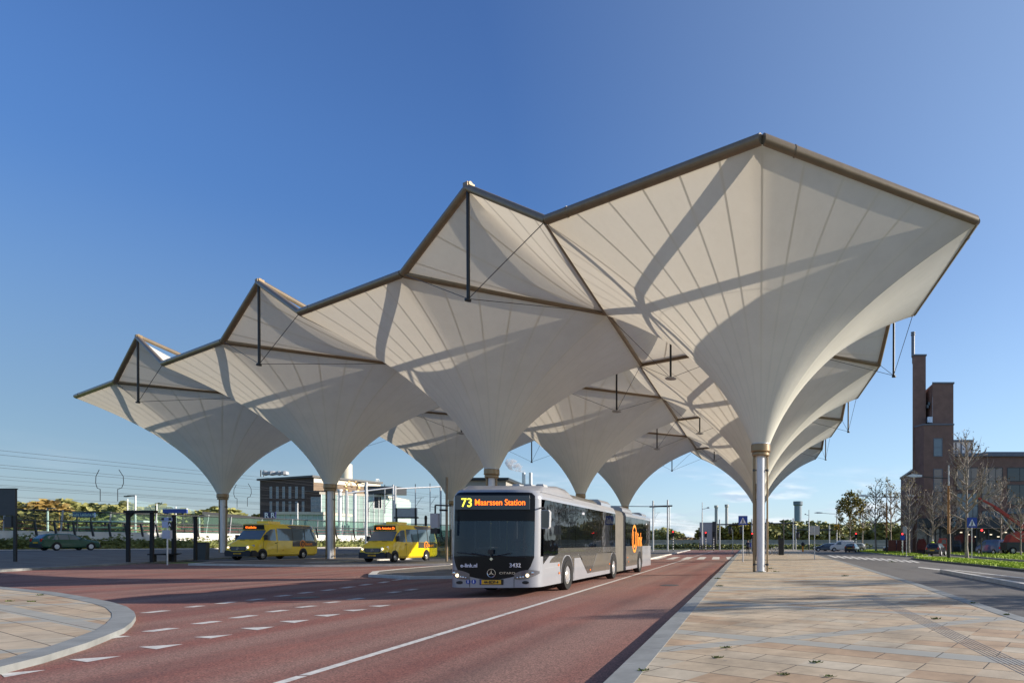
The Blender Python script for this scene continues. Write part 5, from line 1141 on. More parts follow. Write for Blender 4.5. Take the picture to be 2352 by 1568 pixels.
def walk(st=.16, arm=.14, tilt=0):
    v = {'pelvis': ((0,0,.95),(.15,.11)), 'waist': ((0,0,1.08),(.14,.10)), 'chest': ((0,0,1.32),(.17,.12)), 'neck': ((0,0,1.48),.06), 'head': ((0,-.02,1.63),(.085,.10)), 'crown': ((0,-.01,1.71),(.07,.085))}
    e = [('pelvis','waist'),('waist','chest'),('chest','neck'),('neck','head'),('head','crown')]; hands = []
    for s, n in ((-1,'l'),(1,'r')):
        d = st*s; v['hip'+n] = ((s*.09,0,.90),.10); v['knee'+n] = ((s*.10,-d*.6-.04,.50),.062); v['ankle'+n] = ((s*.10,-d+.03,.10),.045); v['toe'+n] = ((s*.12,-d-.13,.035),.04)
        v['sh'+n] = ((s*.19,0,1.40),.065); v['el'+n] = ((s*.25,d*.4+.02,1.13),.045); v['wr'+n] = ((s*.25,d*.9-.08,.90),.032); v['hand'+n] = ((s*.25,d*.9-.12,.81),(.03,.045))
        e += [('pelvis','hip'+n),('hip'+n,'knee'+n),('knee'+n,'ankle'+n),('ankle'+n,'toe'+n),('chest','sh'+n),('sh'+n,'el'+n),('el'+n,'wr'+n),('wr'+n,'hand'+n)]; hands.append((s*.25,d*.9-.12,.82))
    return dict(v=v, e=e, waist=.98, neck=1.50, hands=hands)
def seated():
    v = {'pelvis': ((0,0,.12),(.16,.12)), 'waist': ((0,.02,.27),(.14,.10)), 'chest': ((0,.03,.48),(.17,.12)), 'neck': ((0,.01,.63),.06), 'head': ((0,-.02,.78),(.085,.10)), 'crown': ((0,-.01,.86),(.07,.085))}
    e = [('pelvis','waist'),('waist','chest'),('chest','neck'),('neck','head'),('head','crown')]; hands = []
    for s, n in ((-1,'l'),(1,'r')):
        v['hip'+n] = ((s*.10,-.08,.10),.09); v['knee'+n] = ((s*.14,-.48,.10),.065); v['ankle'+n] = ((s*.14,-.55,-.32),.045); v['toe'+n] = ((s*.15,-.70,-.38),.04)
        v['sh'+n] = ((s*.20,.02,.55),.065); v['el'+n] = ((s*.28,-.18,.33),.045); v['wr'+n] = ((s*.20,-.44,.40),.032); v['hand'+n] = ((s*.18,-.52,.42),(.03,.04))
        e += [('pelvis','hip'+n),('hip'+n,'knee'+n),('knee'+n,'ankle'+n),('ankle'+n,'toe'+n),('chest','sh'+n),('sh'+n,'el'+n),('el'+n,'wr'+n),('wr'+n,'hand'+n)]; hands.append((s*.18,-.52,.42))
    return dict(v=v, e=e, waist=.17, neck=.65, hands=hands)
person('person', 'bus driver in dark clothes sitting behind the wheel of the long bus', (-7.46+.62, 17.2+1.62, .83), 0, seated(), cloth_navy, cloth_black)
g = Vector((X(1718,70),70,0))
p = person('person', 'person in dark clothes with blue bag walking away beside the nearest column', tuple(g), PI+.1, walk(), cloth_navy, cloth_black)
o = MB().prism([(-.12,.95),(.13,.93),(.16,1.38),(.08,1.44),(-.10,1.42)], 'x', .12, .30).build('shoulder_bag', pm('blue bag', (.03,.05,.32), .7), loc=(g.x+.08, g.y-.28, 0)); tag(o, 'blue bag on the side of the walking person', 'bag')
hiv = pm('high visibility yellow', (.55,.75,.03), .7); hio = pm('high visibility orange', (.85,.15,.04), .7)
g = Vector((X(2142,80),80,0)); person('person', 'worker in yellow and orange high visibility clothes by the black car', tuple(g), .3, walk(.06), hiv, hio, 1.05, hairm=white_paint)
# ---- tower building ----
brick = pm('red brown brick', (.19,.115,.09), .85, 0, .14, 1.2, bump=.2, bscale=14); slate = pm('blue grey roofing', (.12,.14,.17), .5, 0, .1, 2); shop = pm('dark slate shopfront', (.03,.04,.05), .5, 0, .1, 1)
copperglass = glassmat('warm reflecting glass', (.20,.14,.11), 0, .06, .8)
D0 = 90
t = thing('tower_building', 'red brown brick building with stepped tower and slim chimney at the right', 'building', (0,0,0))
def bl(px0, px1, ytop, y0, y1, mat=brick, nm='wall', zb=0, capm=slate):
    x0, x1 = X(px0, y0), X(px1, y0); z = Z(ytop, y0); xb = x0*y1/y0+.05; MB().prism([(x0,y0),(x1,y0),(max(x1,xb+1),y1),(xb,y1)], 'z', zb, z).build(nm, mat, t); MB().prism([(x0-.1,y0-.12),(x1+.12,y0-.12),(max(x1,xb+1)+.12,y1+.12),(xb-.1,y1+.12)], 'z', z+.002, z+.22).build('coping', capm, t); return x0, x1, z
sx0, sx1, sz = bl(2096, 2126.5, 817, 92, 96, nm='chimney_shaft')
b = MB().lathe([(.26,0),(.26,3.3),(.34,3.35),(.34,3.5),(.24,3.52),(.24,3.65),(.34,3.7),(.34,3.82),(0,3.9)], 16); fl = b.build('flue', slate, t, loc=((sx0+.45), 93.5, sz+.2), smooth=40)
tx0, tx1, tz = bl(2142, 2190, 881, 91, 99, nm='upper_tower'); lz = Z(976, D0)
# chamfered stair side of the upper tower and pierced gap
MB().add([(X(2127,92.5),95,Z(972,90)),(tx0-.002,91.02,Z(972,90)),(tx0-.002,91.02,tz),(X(2127,92.5),95,tz-1.3),(X(2127,92.5),96.5,Z(972,90)),(tx0-.002,96.5,Z(972,90)),(tx0-.002,96.5,tz),(X(2127,92.5),96.5,tz-1.3)], [(0,1,2,3),(1,5,6,2),(5,4,7,6),(4,0,3,7),(3,2,6,7),(0,4,5,1)]).build('side_wing', brick, t)
o = MB().box(X(2128,92)-.1,X(2138,92)-.05,90.9,91.3,Z(970,91),Z(957,91)).build('opening', pm('bright opening', (.65,.75,.85), .3), t)
for z0, px in ((925,2132),(931,2129)): MB().box(X(px,92)-.15,X(px,92)+.15,91.5,92.6,Z(z0+7,92),Z(z0,92)).build('slit_window', win_d, t)
MB().prism([(X(2101,92),92),(X(2122,D0),D0),(X(2190,D0)+.02,D0),(X(2190,D0)+.02,99.5),(X(2101,99.5),99.5)], 'z', 0, lz).build('lower_tower', brick, t)
MB().prism([(X(2101,92)-.1,91.9),(X(2122,D0)-.05,D0-.12),(X(2190,D0)+.1,D0-.12),(X(2190,D0)+.1,99.6),(X(2101,99.5)-.1,99.6)], 'z', lz+.003, lz+.2).build('coping', slate, t)
fo = Vector((X(2122,D0), D0, 0)); fu = Vector((1,0,0)); fn_ = Vector((0,-1,0)); P_ = F/D0
wface(t, fo, fu, fn_, (2144-2122)/P_, Z(1048,D0), 28/P_/1.35, Z(1006,D0)-Z(1048,D0), 1, 2, win_l, slate)
wface(t, fo, fu, fn_, (2144-2122)/P_, Z(1128,D0), 28/P_/1.35, Z(1076,D0)-Z(1128,D0), 1, 3, copperglass, slate)
wface(t, fo, fu, fn_, (2144-2122)/P_, Z(1186,D0), 28/P_/1.35, Z(1131,D0)-Z(1186,D0), 1, 2, copperglass, slate)
# left wing going back, roof pavilion, main facade
MB().prism([(X(2069,106),106),(X(2100,93),93),(X(2100,93)+6,93.2),(X(2069,106)+6,106)], 'z', 0, Z(1090,99)).build('left_wing', brick, t); MB().prism([(X(2069,106)-.2,106),(X(2100,93)-.2,92.8),(X(2100,93)+6,93.1),(X(2069,106)+6,106)], 'z', Z(1090,99)+.003, Z(1090,99)+.3).build('coping', slate, t)
MF = 91.5; mx0, mx1 = X(2190,MF)+.06, X(2500,MF); mz = Z(1048,MF)
MB().box(mx0, mx1, MF, MF+14, 3.9, mz).build('main_wall', brick, t); MB().box(mx0, mx1, MF-.4, MF+14, mz+.003, mz+.45).build('roof_edge', slate, t); MB().box(X(2270,MF), mx1, MF+2, MF+13, mz+.45, mz+1.0).build('upper_roof', slate, t)
MB().box(mx0, X(2238,MF), MF+1, MF+6, mz+.46, Z(1012,MF)).build('roof_pavilion', white_paint, t); MB().box(mx0-.1, X(2238,MF)+.2, MF+.8, MF+6.2, Z(1012,MF)+.003, Z(1012,MF)+.3).build('pavilion_roof', slate, t)
for k in range(4): MB().box(mx0+.5+.8*k, mx0+.72+.8*k, MF+.93, MF+.997, mz+.47, Z(1014,MF)).build('pavilion_slat', slate, t)
mo = Vector((mx0, MF, 0)); Q = F/MF
for a, b_, y0, y1, nx, nz, mg in ((2196,2246,1073,1125,3,2,copperglass),(2254,2302,1073,1165,3,3,copperglass),(2196,2246,1132,1190,4,2,win_l),(2254,2302,1172,1192,3,1,win_l),(2312,2400,1073,1105,3,1,win_d),(2312,2400,1112,1160,3,1,win_d),(2312,2400,1166,1180,3,1,win_l)):
    wface(t, mo, fu, fn_, (a-2190)/Q, Z(y1,MF), (b_-a)/Q, Z(y0,MF)-Z(y1,MF), nx, nz, mg, darkgrey)
MB().box(X(2100,D0)+.4, mx1, D0-.9, D0-.15, Z(1212,D0), Z(1190,D0)).build('shopfront_fascia', shop, t)
MB().box(X(2100,D0)+.6, mx1, D0+.4, D0+.9, .02, Z(1212,D0)).build('shop_glass', glassmat('shop window glass', (.015,.02,.022), 0, .05, .8), t) if False else None
for k in range(12):
    x = X(2104,D0)+k*1.75; MB().box(x, x+1.55, D0-.45, D0-.40, .15, Z(1213,D0)).build('shop_window', glassmat('shop window glass', (.03,.035,.038), 0, .05, .9), t); MB().box(x+1.56, x+1.74, D0-.6, D0-.2, 0, Z(1213,D0)).build('shop_pier', shop, t)
rnd = random.Random(9)
for k in range(9): MB().box(-.16,.16,-.03,.03,-.07,.07).build('shop_light', pm('lit shop lamp', (1,.85,.6), emit=.8) if k == 0 else bpy.data.materials['lit shop lamp'], t, loc=(X(2205+k*17,D0), D0-.5, Z(1222+(k % 3)*5,D0)))
sgn = MB().box(X(2185,D0)-.35,X(2185,D0)+.35,D0-1.35,D0-1.25,Z(1222,D0),Z(1182,D0)).build('hanging_sign', black, t)
text('sign_lettering', 'TIMES', .62, pm('pale blue lettering', (.4,.6,.7), .5), t, (X(2185,D0)-.22, D0-1.38, Z(1185,D0)), (0, R(90), 0), align='LEFT').rotation_euler = (R(90), R(90), 0)
tag(MB().box(-6,6,-1,1,0,.02).build('forecourt', grey_m, kind='structure', loc=(X(2250,86),86,.0)), None, None) if False else None
# far right asphalt lanes beyond the verges are the side road itself
# ---- trees ----
def tree_mesh(seed, h, spread=.34, leafm=None, nleaf=0, lsize=.12, dens=1.0):
    r_ = random.Random(seed); tr = MB(); cr_ = MB(); tips = []
    def seg(mb, p, d, L_, r0, r1, n):
        k = 3; q = p
        for i in range(k):
            d = (d+Vector((r_.uniform(-.12,.12), r_.uniform(-.12,.12), .04))).normalized(); e = q+d*(L_/k); mb.tube(q, e, r0+(r1-r0)*i/k, r0+(r1-r0)*(i+1)/k, n=n, cap=False); q = e
        return q, d
    rt = h*.0125; p = Vector((0,0,-.05)); d = Vector((0,0,1)); H = h*.86; N = 9; pts = []
    for i in range(N):
        e = p+(d+Vector((r_.uniform(-.05,.05), r_.uniform(-.05,.05), 0))).normalized()*(H/N); ra, rb = rt*(1-.085*i), rt*(1-.085*(i+1)); tr.tube(p, e, ra if i else ra*1.25, rb, n=8, cap=False); pts.append((e, rb)); p = e
    def branch(p, d, L_, r0, lv):
        q, d2 = seg(cr_, p, d, L_, r0, r0*.68, 5 if lv == 0 else 4)
        tips.append((q, lv))
        if lv >= 3 or L_ < .22: return
        for k in range(r_.choice((2,3,3)) if lv < 2 else r_.choice((1,2,2))):
            a = r_.uniform(0, 2*PI); s_ = r_.uniform(.35,.75); nd_ = (d2+Vector((cos(a)*s_, sin(a)*s_, r_.uniform(-.1,.45)))).normalized(); branch(p.lerp(q, r_.uniform(.45,1)), nd_, L_*r_.uniform(.5,.78), r0*.62, lv+1)
    nb = int(26*dens)
    for k in range(nb):
        f = .30+.68*k/nb; i = min(N-1, int(f*N)); e, rb = pts[i]; e = e-Vector((0,0,H/N*r_.random())); a = k*2.4+r_.uniform(-.4,.4); up = .45+.9*(f-.3)
        L_ = h*spread*(1-abs(f-.45)*1.0)*r_.uniform(.6,.95)*.62; branch(e, Vector((cos(a), sin(a), up)).normalized(), L_, rt*.56*(1.15-f*.5), 0)
    lf = None
    if nleaf:
        lf = MB()
        def sp():
            q, lv = r_.choice(tips); return q+Vector((r_.gauss(0,.22), r_.gauss(0,.22), r_.gauss(0,.2)))
        leaves(lf, nleaf, sp, lsize, r_)
    return tr, cr_, lf, leafm
def plant_tree(tm, loc, rz, label, cat='tree', group=None, sc=1):
    tr, cr_, lf, lm = tm; t = thing('bare_tree' if cat == 'tree' and (lf is None or len(lf.f) < 900) else 'leafy_tree', label, cat, loc, rz, group)
    tr.build('trunk', bark, t, smooth=60); c = cr_.build('crown', bark, t)
    if lf: lf.build('leaves', lm, t)
    t.scale = (sc, sc, sc); return t
grp = 'young street trees along the verges'
T1 = tree_mesh(1, 12.4, .33, leaf_b, 160, .10, 1.1); T2 = tree_mesh(2, 12, .30, leaf_y, 160, .12); T3 = tree_mesh(3, 11, .33, leaf_b, 260, .12); T4 = tree_mesh(4, 11, .36, leaf_y, 2600, .20, .9); T5 = tree_mesh(5, 12, .30, leaf_y, 420, .14, .8)
plant_tree(T1, (X(2221,56),56,0), .4, 'largest bare tree on the near verge, beside the crossing sign', group=grp)
plant_tree(T2, (X(2088,84),84,0), 1.2, 'tall bare tree left of the brick tower with few yellow leaves', group=grp)
plant_tree(T3, (X(2300,80),80,0), .2, 'bare tree in front of the main brick facade, right of the big one', group=grp)
plant_tree(T3, (X(2141,96-14),82,0), 2.2, 'broad bare tree with brown leaves standing before the tower foot', group=grp, sc=.86)
plant_tree(T4, (X(1953,112),112,0), .5, 'yellow green leafy tree, leftmost of the street trees', group=grp, sc=1.0)
plant_tree(T5, (X(2012,104),104,0), 1.5, 'slender tree with sparse leaves beside the brown lamp post', group=grp, sc=1.06)
plant_tree(T5, (X(2046,108),108,0), 3.5, 'slender sparse tree just left of the brick building', group=grp, sc=1.1)
plant_tree(T5, (X(1980,125),125,0), 4.5, 'slender sparse tree right behind the yellow green leafy tree', group=grp, sc=1.05)
plant_tree(T3, (X(2182,86),86,0), 4.2, 'bare tree growing before the hanging shop sign', group=grp, sc=.95)
plant_tree(T2, (X(2345,70),70,0), 2.9, 'bare tree with yellow leaves cut by the right picture edge', group=grp, sc=.6)
plant_tree(T3, (X(2107,100-16),88,0), 5.1, 'short bare tree between the tall one and the tower', group=grp, sc=.7)
# trees beside the camera on the right, outside the frame: they shade the plaza and mirror in the bus
Ts = tree_mesh(21, 11, .36, leaf_y, 900, .16)
for i, (x, y, s_) in enumerate(((27,20.5,1.0),(33,29,1.1),(38,16,.9))):
    plant_tree(Ts, (x,y,0), i*1.3, 'street tree standing beyond the right picture edge', group='trees beyond the right picture edge', sc=s_)
mass('hedge_trees', 'row of green trees standing far beyond the right picture edge', leaf_m, [(55,2,8),(60,30,9),(66,55,9)], 5000, .5, 31, 4)
# ---- lamps, signs, lights ----
wood = pm('orange brown lamp pole', (.36,.17,.055), .6, 0, .12, 3)
def street_lamp(px, ytop, d, arms, label, woodtop, grp_='street lamps with brown poles'):
    t = thing('street_lamp', label, 'street lamp', (X(px,d),d,0), 0, grp_); h = Z(ytop,d); hb = woodtop
    MB().tube((0,0,0),(0,0,2.2 if hb else 1),.16,.15,n=12).build('base', black, t); MB().tube((0,0,2.2 if hb else 1),(0,0,h*.78),.13,.11,n=12).build('shaft', wood if hb else steel, t); MB().tube((0,0,h*.78),(0,0,h),.08,.07,n=8).build('top_pole', steel, t)
    for a in arms:
        MB().path([Vector((0,0,h*.86)), Vector((a*.5,0,h*.865)), Vector((a,0,h*.88))], .045, n=6).build('arm', darkgrey, t); MB().prism([(a*1.0,h*.875),(a*1.35,h*.87),(a*1.6,h*.885),(a*1.35,h*.905),(a*1.0,h*.895)], 'y', -.14, .14).build('lamp_head', steel, t)
    return t
street_lamp(2179, 1068, 55, (-2.4,), 'nearest brown street lamp with one long arm before the brick building', True)
street_lamp(2036.5, 1121, 88, (-2.6,2.6), 'brown street lamp with two arms between the sparse trees', True)
street_lamp(1922, 1166, 120, (-2.8,), 'grey street lamp with one arm left of the leafy tree', False, 'grey street lamps'); street_lamp(1858, 1170, 130, (-.6,), 'slim grey street lamp beside the distant round tower', False, 'grey street lamps'); street_lamp(1613, 1153, 120, (.9,), 'slim grey street lamp above the grey cabin', False, 'grey street lamps')
def cross_sign(px, y0, y1, ybase, d, label):
    z = Z(y0,d); s_ = (y1-y0)/F*d; t = thing('crossing_sign', label, 'sign', (X(px,d),d,0), 0, 'blue pedestrian crossing signs')
    MB().tube((0,0,0),(0,0,z-.02),.045,n=8).build('pole', steel, t); MB().box(-s_/2,s_/2,-.08,-.05,z-s_,z).build('sign_plate', blue_sign, t)
    MB().prism([(-s_*.36,z-s_*.84),(s_*.36,z-s_*.84),(0,z-s_*.16)], 'y', -.09, -.08).build('white_triangle', white_l, t)
    b = MB().prism([(-s_*.05,z-s_*.80),(0,z-s_*.62),(s_*.06,z-s_*.8),(s_*.1,z-s_*.8),(s_*.05,z-s_*.55),(s_*.04,z-s_*.42),(-s_*.05,z-s_*.42),(-s_*.06,z-s_*.6),(-s_*.12,z-s_*.8)], 'y', -.098, -.09); b.lathe([(0,-.098),(s_*.045,-.094),(s_*.05,-.09)], 10, c=(0,0,z-s_*.36), axis='y'); b.build('pedestrian_symbol', black, t)
    for k in range(3): MB().box(-s_*.26+k*s_*.2,-s_*.16+k*s_*.2,-.096,-.09,z-s_*.835,z-s_*.81).build('stripe_symbol', black, t)
cross_sign(1706.5, 1184, 1205, 1283, 46, 'blue crossing sign left of the nearest column, by the red road'); cross_sign(2232, 1188, 1211, 1283, 54.5, 'blue crossing sign on the verge beside the largest bare tree')
for px, y0, d, lb in ((1871,1207,52,'plain grey signpost with two grey sign backs on the plaza edge'),(2082,1208,62,'plain grey signpost with a grey sign back on the narrow verge'),(1683,1215,90,'short grey post at the end of the red road')):
    t = thing('signpost', lb, 'signpost', (X(px,d),d,0)); MB().tube((0,0,0),(0,0,Z(y0,d)),.04,n=8).build('pole', steel, t)
    if px > 1700:
        for k in ((-.42,.02) if px < 1900 else (-.36,)): MB().box(k,k+.40,-.03,-.01,Z(y0,d)-.75,Z(y0,d)).build('sign_back', grey_paint, t)
bw_w = pm('white band', (.75,.75,.73), .5); tl_red = pm('red signal', (1,.03,.03), emit=3)
def signal(px, ytop, d, label, heads=1, striped=True, red=True, base=0, big=0):
    t = thing('traffic_light', label, 'traffic light', (X(px,d),d,0), 0, 'traffic lights with striped poles'); h = Z(ytop,d); hs_h = 1.05
    MB().tube((0,0,0),(0,0,h-.1),.07,n=8).build('pole', black, t)
    if striped:
        for k in range(6): MB().tube((0,0,.3+k*.42),(0,0,.5+k*.42),.078,n=8).build('white_band', bw_w, t)
    for k in range(heads):
        x = (-.22+.44*k) if heads > 1 else 0; hd_ = MB().prism([(x-.2,h-hs_h),(x+.2,h-hs_h),(x+.24,h-hs_h+.1),(x+.24,h-.1),(x+.2,h),(x-.2,h),(x-.24,h-.1),(x-.24,h-hs_h+.1)], 'y', -.16, -.08).build('signal_head', black, t)
        if red: MB().lathe([(0,-.19),(.11,-.17),(.12,-.16)], 12, c=(x,0,h-.2), axis='y').build('red_light', tl_red, hd_)
    return t
signal(1607.5,1221,118,'striped traffic light, first from the bus rear',1,red=False); signal(1621,1220,112,'striped traffic light showing red right of the bus rear',1); signal(1639,1220,112,'narrow striped traffic light, third from the bus rear',1,red=False)
signal(1546,1218,106,'striped traffic light directly behind the bus tail',1); signal(1723+5,1222,100,'traffic light beside the walking person',1,False); signal(1966,1222,110,'red traffic light before the yellow green leafy tree',1)
signal(2072,1222,84,'red traffic light left of the brick building',1); signal(2254,1213,70,'traffic light on a brown pole in front of the shop windows',1,False); signal(1790,1228,112,'small dark traffic light right of the nearest column',1,False,False)
# crossing gantries and distant chimneys (middle)
def gantry(px0, px1, y0, y1, d, label, tops=()):
    t = thing('signal_gantry', label, 'gantry', (X(px0,d),d,0), 0, 'horizontal signal gantries over the road'); w_ = X(px1,d)-X(px0,d); a, b = Z(y0,d), Z(y1,d)
    for x, z in ((0,a),(w_,b)): MB().tube((x,0,0),(x,0,z+1.0),.14,n=8).build('post', steel, t)
    MB().tube((-.6,0,a),(w_+.8,0,b),.13,n=8).build('beam', darkgrey, t)
    for q in tops: x = X(q,d)-X(px0,d); MB().lathe([(0,0),(.25,0),(.36,.3),(.36,1.2),(.25,1.5),(0,1.5)], 10, c=(x,-.2,a-1.9)).build('signal_head', black, t)
    return t
gantry(1653,1727,1204,1203,120,'grey signal gantry left of the nearest column',(1677,1703)); gantry(1760,1822,1202,1201,125,'grey signal gantry right of the nearest column',()); gantry(1828,1905,1216,1216,135,'low grey gantry behind the white van',(1833,))
gantry(1500,1533.5,1163,1161,105,'tall grey gantry post rising behind the bus rear',())
for px, yt, lb in ((1645,1160,'left one of two distant banded chimneys'),(1669,1158,'right one of two distant banded chimneys')):
    t = thing('banded_chimney', lb, 'chimney', (X(px,230),230,0), 0, 'distant banded chimneys'); t.scale = (.75,.75,1); h = Z(yt,230); MB().lathe([(.9,0),(.75,h*.62)],14).build('stack', grey_paint, t); MB().lathe([(.78,h*.62),(.75,h*.93),(1.0,h*.95),(1.0,h),(0,h)],14).build('cap', grey_paint, t)
t = thing('round_tower', 'distant grey blue round tower with a wider top over the trees', 'tower', (X(1833,420),420,0)); h = Z(1151,420); MB().lathe([(2.6,0),(2.6,h-3)],20).build('shaft', pm('blue grey concrete', (.20,.26,.32), .7), t, smooth=40); MB().lathe([(2.6,h-3),(3.3,h-2.4),(3.3,h),(0,h)],20).build('top', pm('blue grey cap', (.14,.19,.24), .7), t, smooth=40)
t = thing('grey_cabin', 'tall grey metal cabin with a dark open side beyond the road end', 'cabin', (X(1622,140),140,0)); MB().box(-1.5,1.4,0,3,0,Z(1199,140)).build('cladding', grey_paint, t); MB().box(1.402,2.3,-.1,3,0,Z(1197,140)).build('dark_side', darkgrey, t)
# vegetation of the middle and right distance
mass('far_green_woods', 'row of green trees seen just right of the bus rear', leaf_m, [P3(1475,170,1222),P3(1530,170,1215),P3(1545,170,1226)], 2600, .6, 41, 3)
mass('far_scrub', 'low brown scrub beyond the end of the red road', leaf_b, [P3(1540,160,1238),P3(1640,160,1236)], 2600, .5, 42, 3)
mass('autumn_trees', 'yellow and orange autumn trees left of the nearest column', leaf_y, [P3(1640,165,1212),P3(1680,165,1206),P3(1742,168,1208)], 5200, .6, 43, 4)
mass('willow_woods', 'dense green willows beyond the white van', leaf_m, [P3(1745,165,1206),P3(1800,165,1205),P3(1880,168,1206),P3(1960,170,1208),P3(2075,170,1210)], 15000, .65, 44, 5)
mass('distant_treetops', 'far treetops under the round tower', leaf_d, [P3(1750,260,1203),P3(1900,260,1204),P3(2075,260,1207)], 9000, .9, 45, 6)
mass('roadside_bushes', 'dark low bushes along the railing at the road end', leaf_d, [(-24,143,1.0),(-12,143,1.2),(-5,143,1.1),(8,143,1.0),(22,143,1.2)], 6000, .28, 46, 1.2)
t = thing('railing', 'long grey guard railing across the far end of the roads', 'railing', (0,146,0))
for z in (.6,1.1): MB().box(-34,60,-.05,.05,z,z+.22).build('rail', steel, t)
for k in range(24): MB().box(-33.9+k*4,-33.75+k*4,.051,.15,0,1.3).build('post', darkgrey, t)
t = thing('concrete_wall', 'low pale concrete wall beyond the railing', 'wall', (0,0,0)); MB().box(-60,80,152,152.5,0,2.2).build('wall', pm('grey concrete', (.27,.27,.25), .8, 0, .15, .6), t)
# bin, bicycles, bollards
t = thing('litter_bin', 'black litter bin and pole on the plaza right of the nearest column', 'bin', (X(1794,72),72,0)); MB().prism([(-.28,0),(.28,0),(.34,1.9),(-.34,1.9)], 'y', -.3, .3).build('body', black, t); MB().tube((.3,0,0),(.3,0,Z(1192,72)),.06,n=8).build('pole', darkgrey, t)
def bicycle(px, d, rz, label):
    t = thing('bicycle', label, 'bicycle', (X(px,d),d,0), rz, 'parked bicycles beside the bin')
    for x in (-.52,.52):
        b = MB()
        for i in range(18): a, c = 2*PI*i/18, 2*PI*(i+1)/18; b.tube((x+.33*cos(a),0,.34+.33*sin(a)),(x+.33*cos(c),0,.34+.33*sin(c)),.025,n=4,cap=False)
        for i in range(6): a = PI*i/6; b.tube((x+.33*cos(a),0,.34+.33*sin(a)),(x-.33*cos(a),0,.34-.33*sin(a)),.004,n=3)
        b.build('wheel', black, t)
    MB().path([Vector(q) for q in ((-.52,0,.34),(-.12,0,.32),(.36,0,.82),(-.22,0,.78),(-.12,0,.32))], .02, n=5).path([Vector(q) for q in ((.52,0,.34),(.34,0,.95))], .02, n=5).path([Vector(q) for q in ((-.52,0,.34),(-.22,0,.78),(-.25,0,.92))], .02, n=5).build('frame', grey_paint, t)
    MB().box(-.38,-.14,-.07,.07,.92,.97).build('saddle', black, t); MB().tube((.30,-.28,1.0),(.30,.28,1.0),.018,n=5).build('handlebar', black, t)
bicycle(1776,74,.5,'parked bicycle nearest to the column'); bicycle(1783,77,1.0,'parked bicycle nearest to the black bin')
# ---- cars ----
HATCH = [(0,.24,.6,.72,.70,.76,.62),(.12,.2,.66,.86,.82,.84,.74),(.9,.2,.85,1.02,.85,.87,.80),(1.6,.2,.95,1.48,.85,.87,.68),(2.1,.2,.97,1.55,.85,.87,.68),(3.2,.2,.97,1.52,.85,.87,.68),(3.65,.22,.98,1.40,.84,.86,.64),(3.95,.26,.9,1.0,.82,.84,.66),(4.02,.3,.7,.85,.78,.8,.6)]
HW_ = (.95,1.55,3.62,3.92); HL = [([1.3,1.75,2.2],[1.02,1.0,1.0],[1.1,1.38,1.44]),([2.28,3.0,3.5],[1.0,1.02,1.08],[1.44,1.42,1.34])]
VAN = [(0,.3,.7,.9,.78,.84,.74),(.1,.26,.8,1.05,.88,.9,.8),(.8,.24,1.05,1.25,.9,.92,.84),(1.5,.24,1.15,1.85,.9,.92,.8),(1.8,.24,1.2,1.95,.9,.92,.8),(4.2,.24,1.2,1.95,.9,.92,.8),(4.4,.28,1.1,1.85,.88,.9,.78)]
VW = (.85,1.45,0,0); VL = [([1.15,1.6,2.1],[1.22,1.2,1.2],[1.3,1.65,1.72])]
pb = pm('black car paint', (.012,.013,.015), .25, .1, .05, 3, coat=.8); pg = pm('silver car paint', (.42,.45,.48), .3, .3, .05, 3, coat=.7); pw = pm('white car paint', (.8,.8,.8), .35, 0, .04, 3, coat=.5); pbl = pm('blue car paint', (.05,.12,.28), .3, .2, .05, 3, coat=.7); pd = pm('dark blue car paint', (.02,.03,.06), .3, .2, .05, 3, coat=.7)
cg = 'cars on the side road'
def car(px, d, rz, paint, kind, label):
    st, ww, lw, wh = {'h':(HATCH,HW_,HL,(.75,3.2)),'e':(ESTATE,EW,EL,(.85,3.6)),'v':(VAN,VW,VL,(.85,3.6))}[kind]
    return make_car('parked_van' if kind == 'v' else 'parked_car', label, 'van' if kind == 'v' else 'car', (X(px,d),d,-.1), rz, paint, st, ww, lw, wh, group=cg)
c_ = car(2168, 71.5, R(180-28), pb, 'h', 'black hatchback seen from behind on the side road, nearest to the plaza'); c_.location = (X(2158,75.3),75.3,-.12)
car(2252, 84, R(200), pbl, 'v', 'small blue van in front of the shop windows'); car(1905, 112, R(-95), pw, 'v', 'bright white van parked before the willows'); car(1868, 112, R(-90), pd, 'e', 'dark blue car left of the white van'); car(1886, 118, R(-90), pg, 'h', 'silver car partly hidden by the white van')
car(1937, 112, R(-80), pg, 'h', 'silver hatchback right of the white van'); car(1964, 104, R(160), pb, 'e', 'black car beside the leafy tree trunk'); car(2058, 104, R(-90), pg, 'e', 'silver estate car left of the brick building'); car(2030, 104, R(-90), pd, 'h', 'dark blue hatchback by the brown lamp post')
# boom lift
liftred = pm('red lift paint', (.42,.05,.03), .5, 0, .1, 3)
t = thing('boom_lift', 'red boom lift with long raised arm at the right edge before the facade', 'boom lift', (X(2345,78),78,0)); q = lambda px, y: V(px,y,78)-Vector((X(2345,78),78,0))
MB().box(-2.2,2.2,-1.1,1.1,.5,1.5).build('chassis', darkgrey, t); MB().prism([(-1.9,1.5),(1.8,1.5),(1.6,2.5),(-.2,2.9),(-1.5,2.4)], 'y', -.95, .95).build('turret', liftred, t)
MB().obox(q(2352,1214)+Vector((0,-.2,0)), q(2285,1168)-q(2352,1214), (0,.4,0), (0,0,.42)).build('boom', liftred, t); MB().obox(q(2287,1166)+Vector((0,-.12,0)), q(2243,1143)-q(2287,1166), (0,.25,0), (0,0,.26)).build('inner_boom', liftred, t)
MB().tube(q(2330,1222), q(2300,1184), .1, n=8).build('cylinder', steel, t)
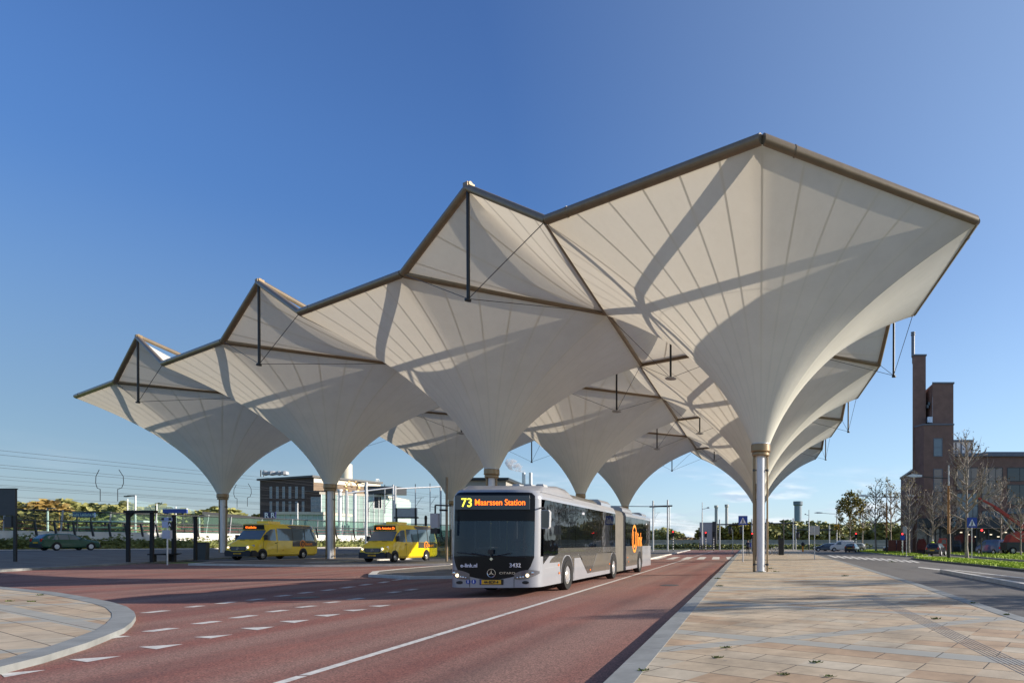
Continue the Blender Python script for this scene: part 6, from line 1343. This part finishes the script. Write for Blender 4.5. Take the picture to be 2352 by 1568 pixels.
for x in (-1.5,1.5):
    for s in (-1,1): wheel(t, 0, 0, .45, .3, s).location = (x, s*1.15, .45)
for ch in t.children:
    if ch.name.startswith('wheel'): ch.rotation_euler = (0,0,R(90))
# small details: hoarding and kiosk colours behind the cars
t = thing('red_machine', 'small red excavator cab standing between tower and black car', 'machine', (X(2165,84),84,0)); MB().prism([(-1.3,.5),(1.3,.5),(1.5,1.6),(.9,2.7),(-.7,2.7),(-1.4,1.7)], 'y', -.8, .8).build('cab', liftred, t); MB().prism([(-.5,1.7),(.8,1.7),(.65,2.5),(-.45,2.5)], 'y', -.82, -.80).build('cab_window', win_d, t); MB().box(-1.5,1.5,-.9,.9,0,.5).build('tracks', black, t); t.scale = (.5,.5,.75)
t = thing('construction_fence', 'row of reddish hoarding panels at the foot of the left wing', 'fence', (X(2040,100),100,0))
for k in range(4): MB().box(k*1.4,k*1.4+1.3,-.03,.03,.1,1.9).build('panel', pm('reddish hoarding', (.28,.10,.07), .7) if k == 0 else bpy.data.materials['reddish hoarding'], t)
t = thing('yellow_sign', 'orange yellow road sign on a slim pole above the white van', 'sign', (X(1929,118),118,0)); MB().tube((0,0,0),(0,0,Z(1190,118)),.06,n=6).build('pole', steel, t); MB().box(-1.1,-.08,-.05,0,Z(1216,118),Z(1204,118)).build('sign_plate', pm('orange yellow plate', (.8,.42,.02), .5), t)
t = thing('blue_arrow_sign', 'round blue sign above a striped bollard on the verge', 'sign', (X(2073,78),78,0)); MB().lathe([(0,-.1),(.32,-.1),(.33,-.07),(0,-.07)], 20, c=(0,0,Z(1234,78)), axis='y').build('sign_disc', blue_sign, t); MB().tube((0,-.05,0),(0,-.05,Z(1240,78)),.05,n=8).build('post', bw_w, t)
t = thing('orange_bollard', 'small orange bollard with a dark top left of the parked cars', 'bollard', (X(1844,100),100,0)); MB().box(-.14,.14,-.1,.1,0,.9).build('post', pm('orange plastic', (.85,.3,.02), .5), t); MB().lathe([(0,.9),(.3,1.05),(.3,1.4),(0,1.6)],10).build('top', black, t)
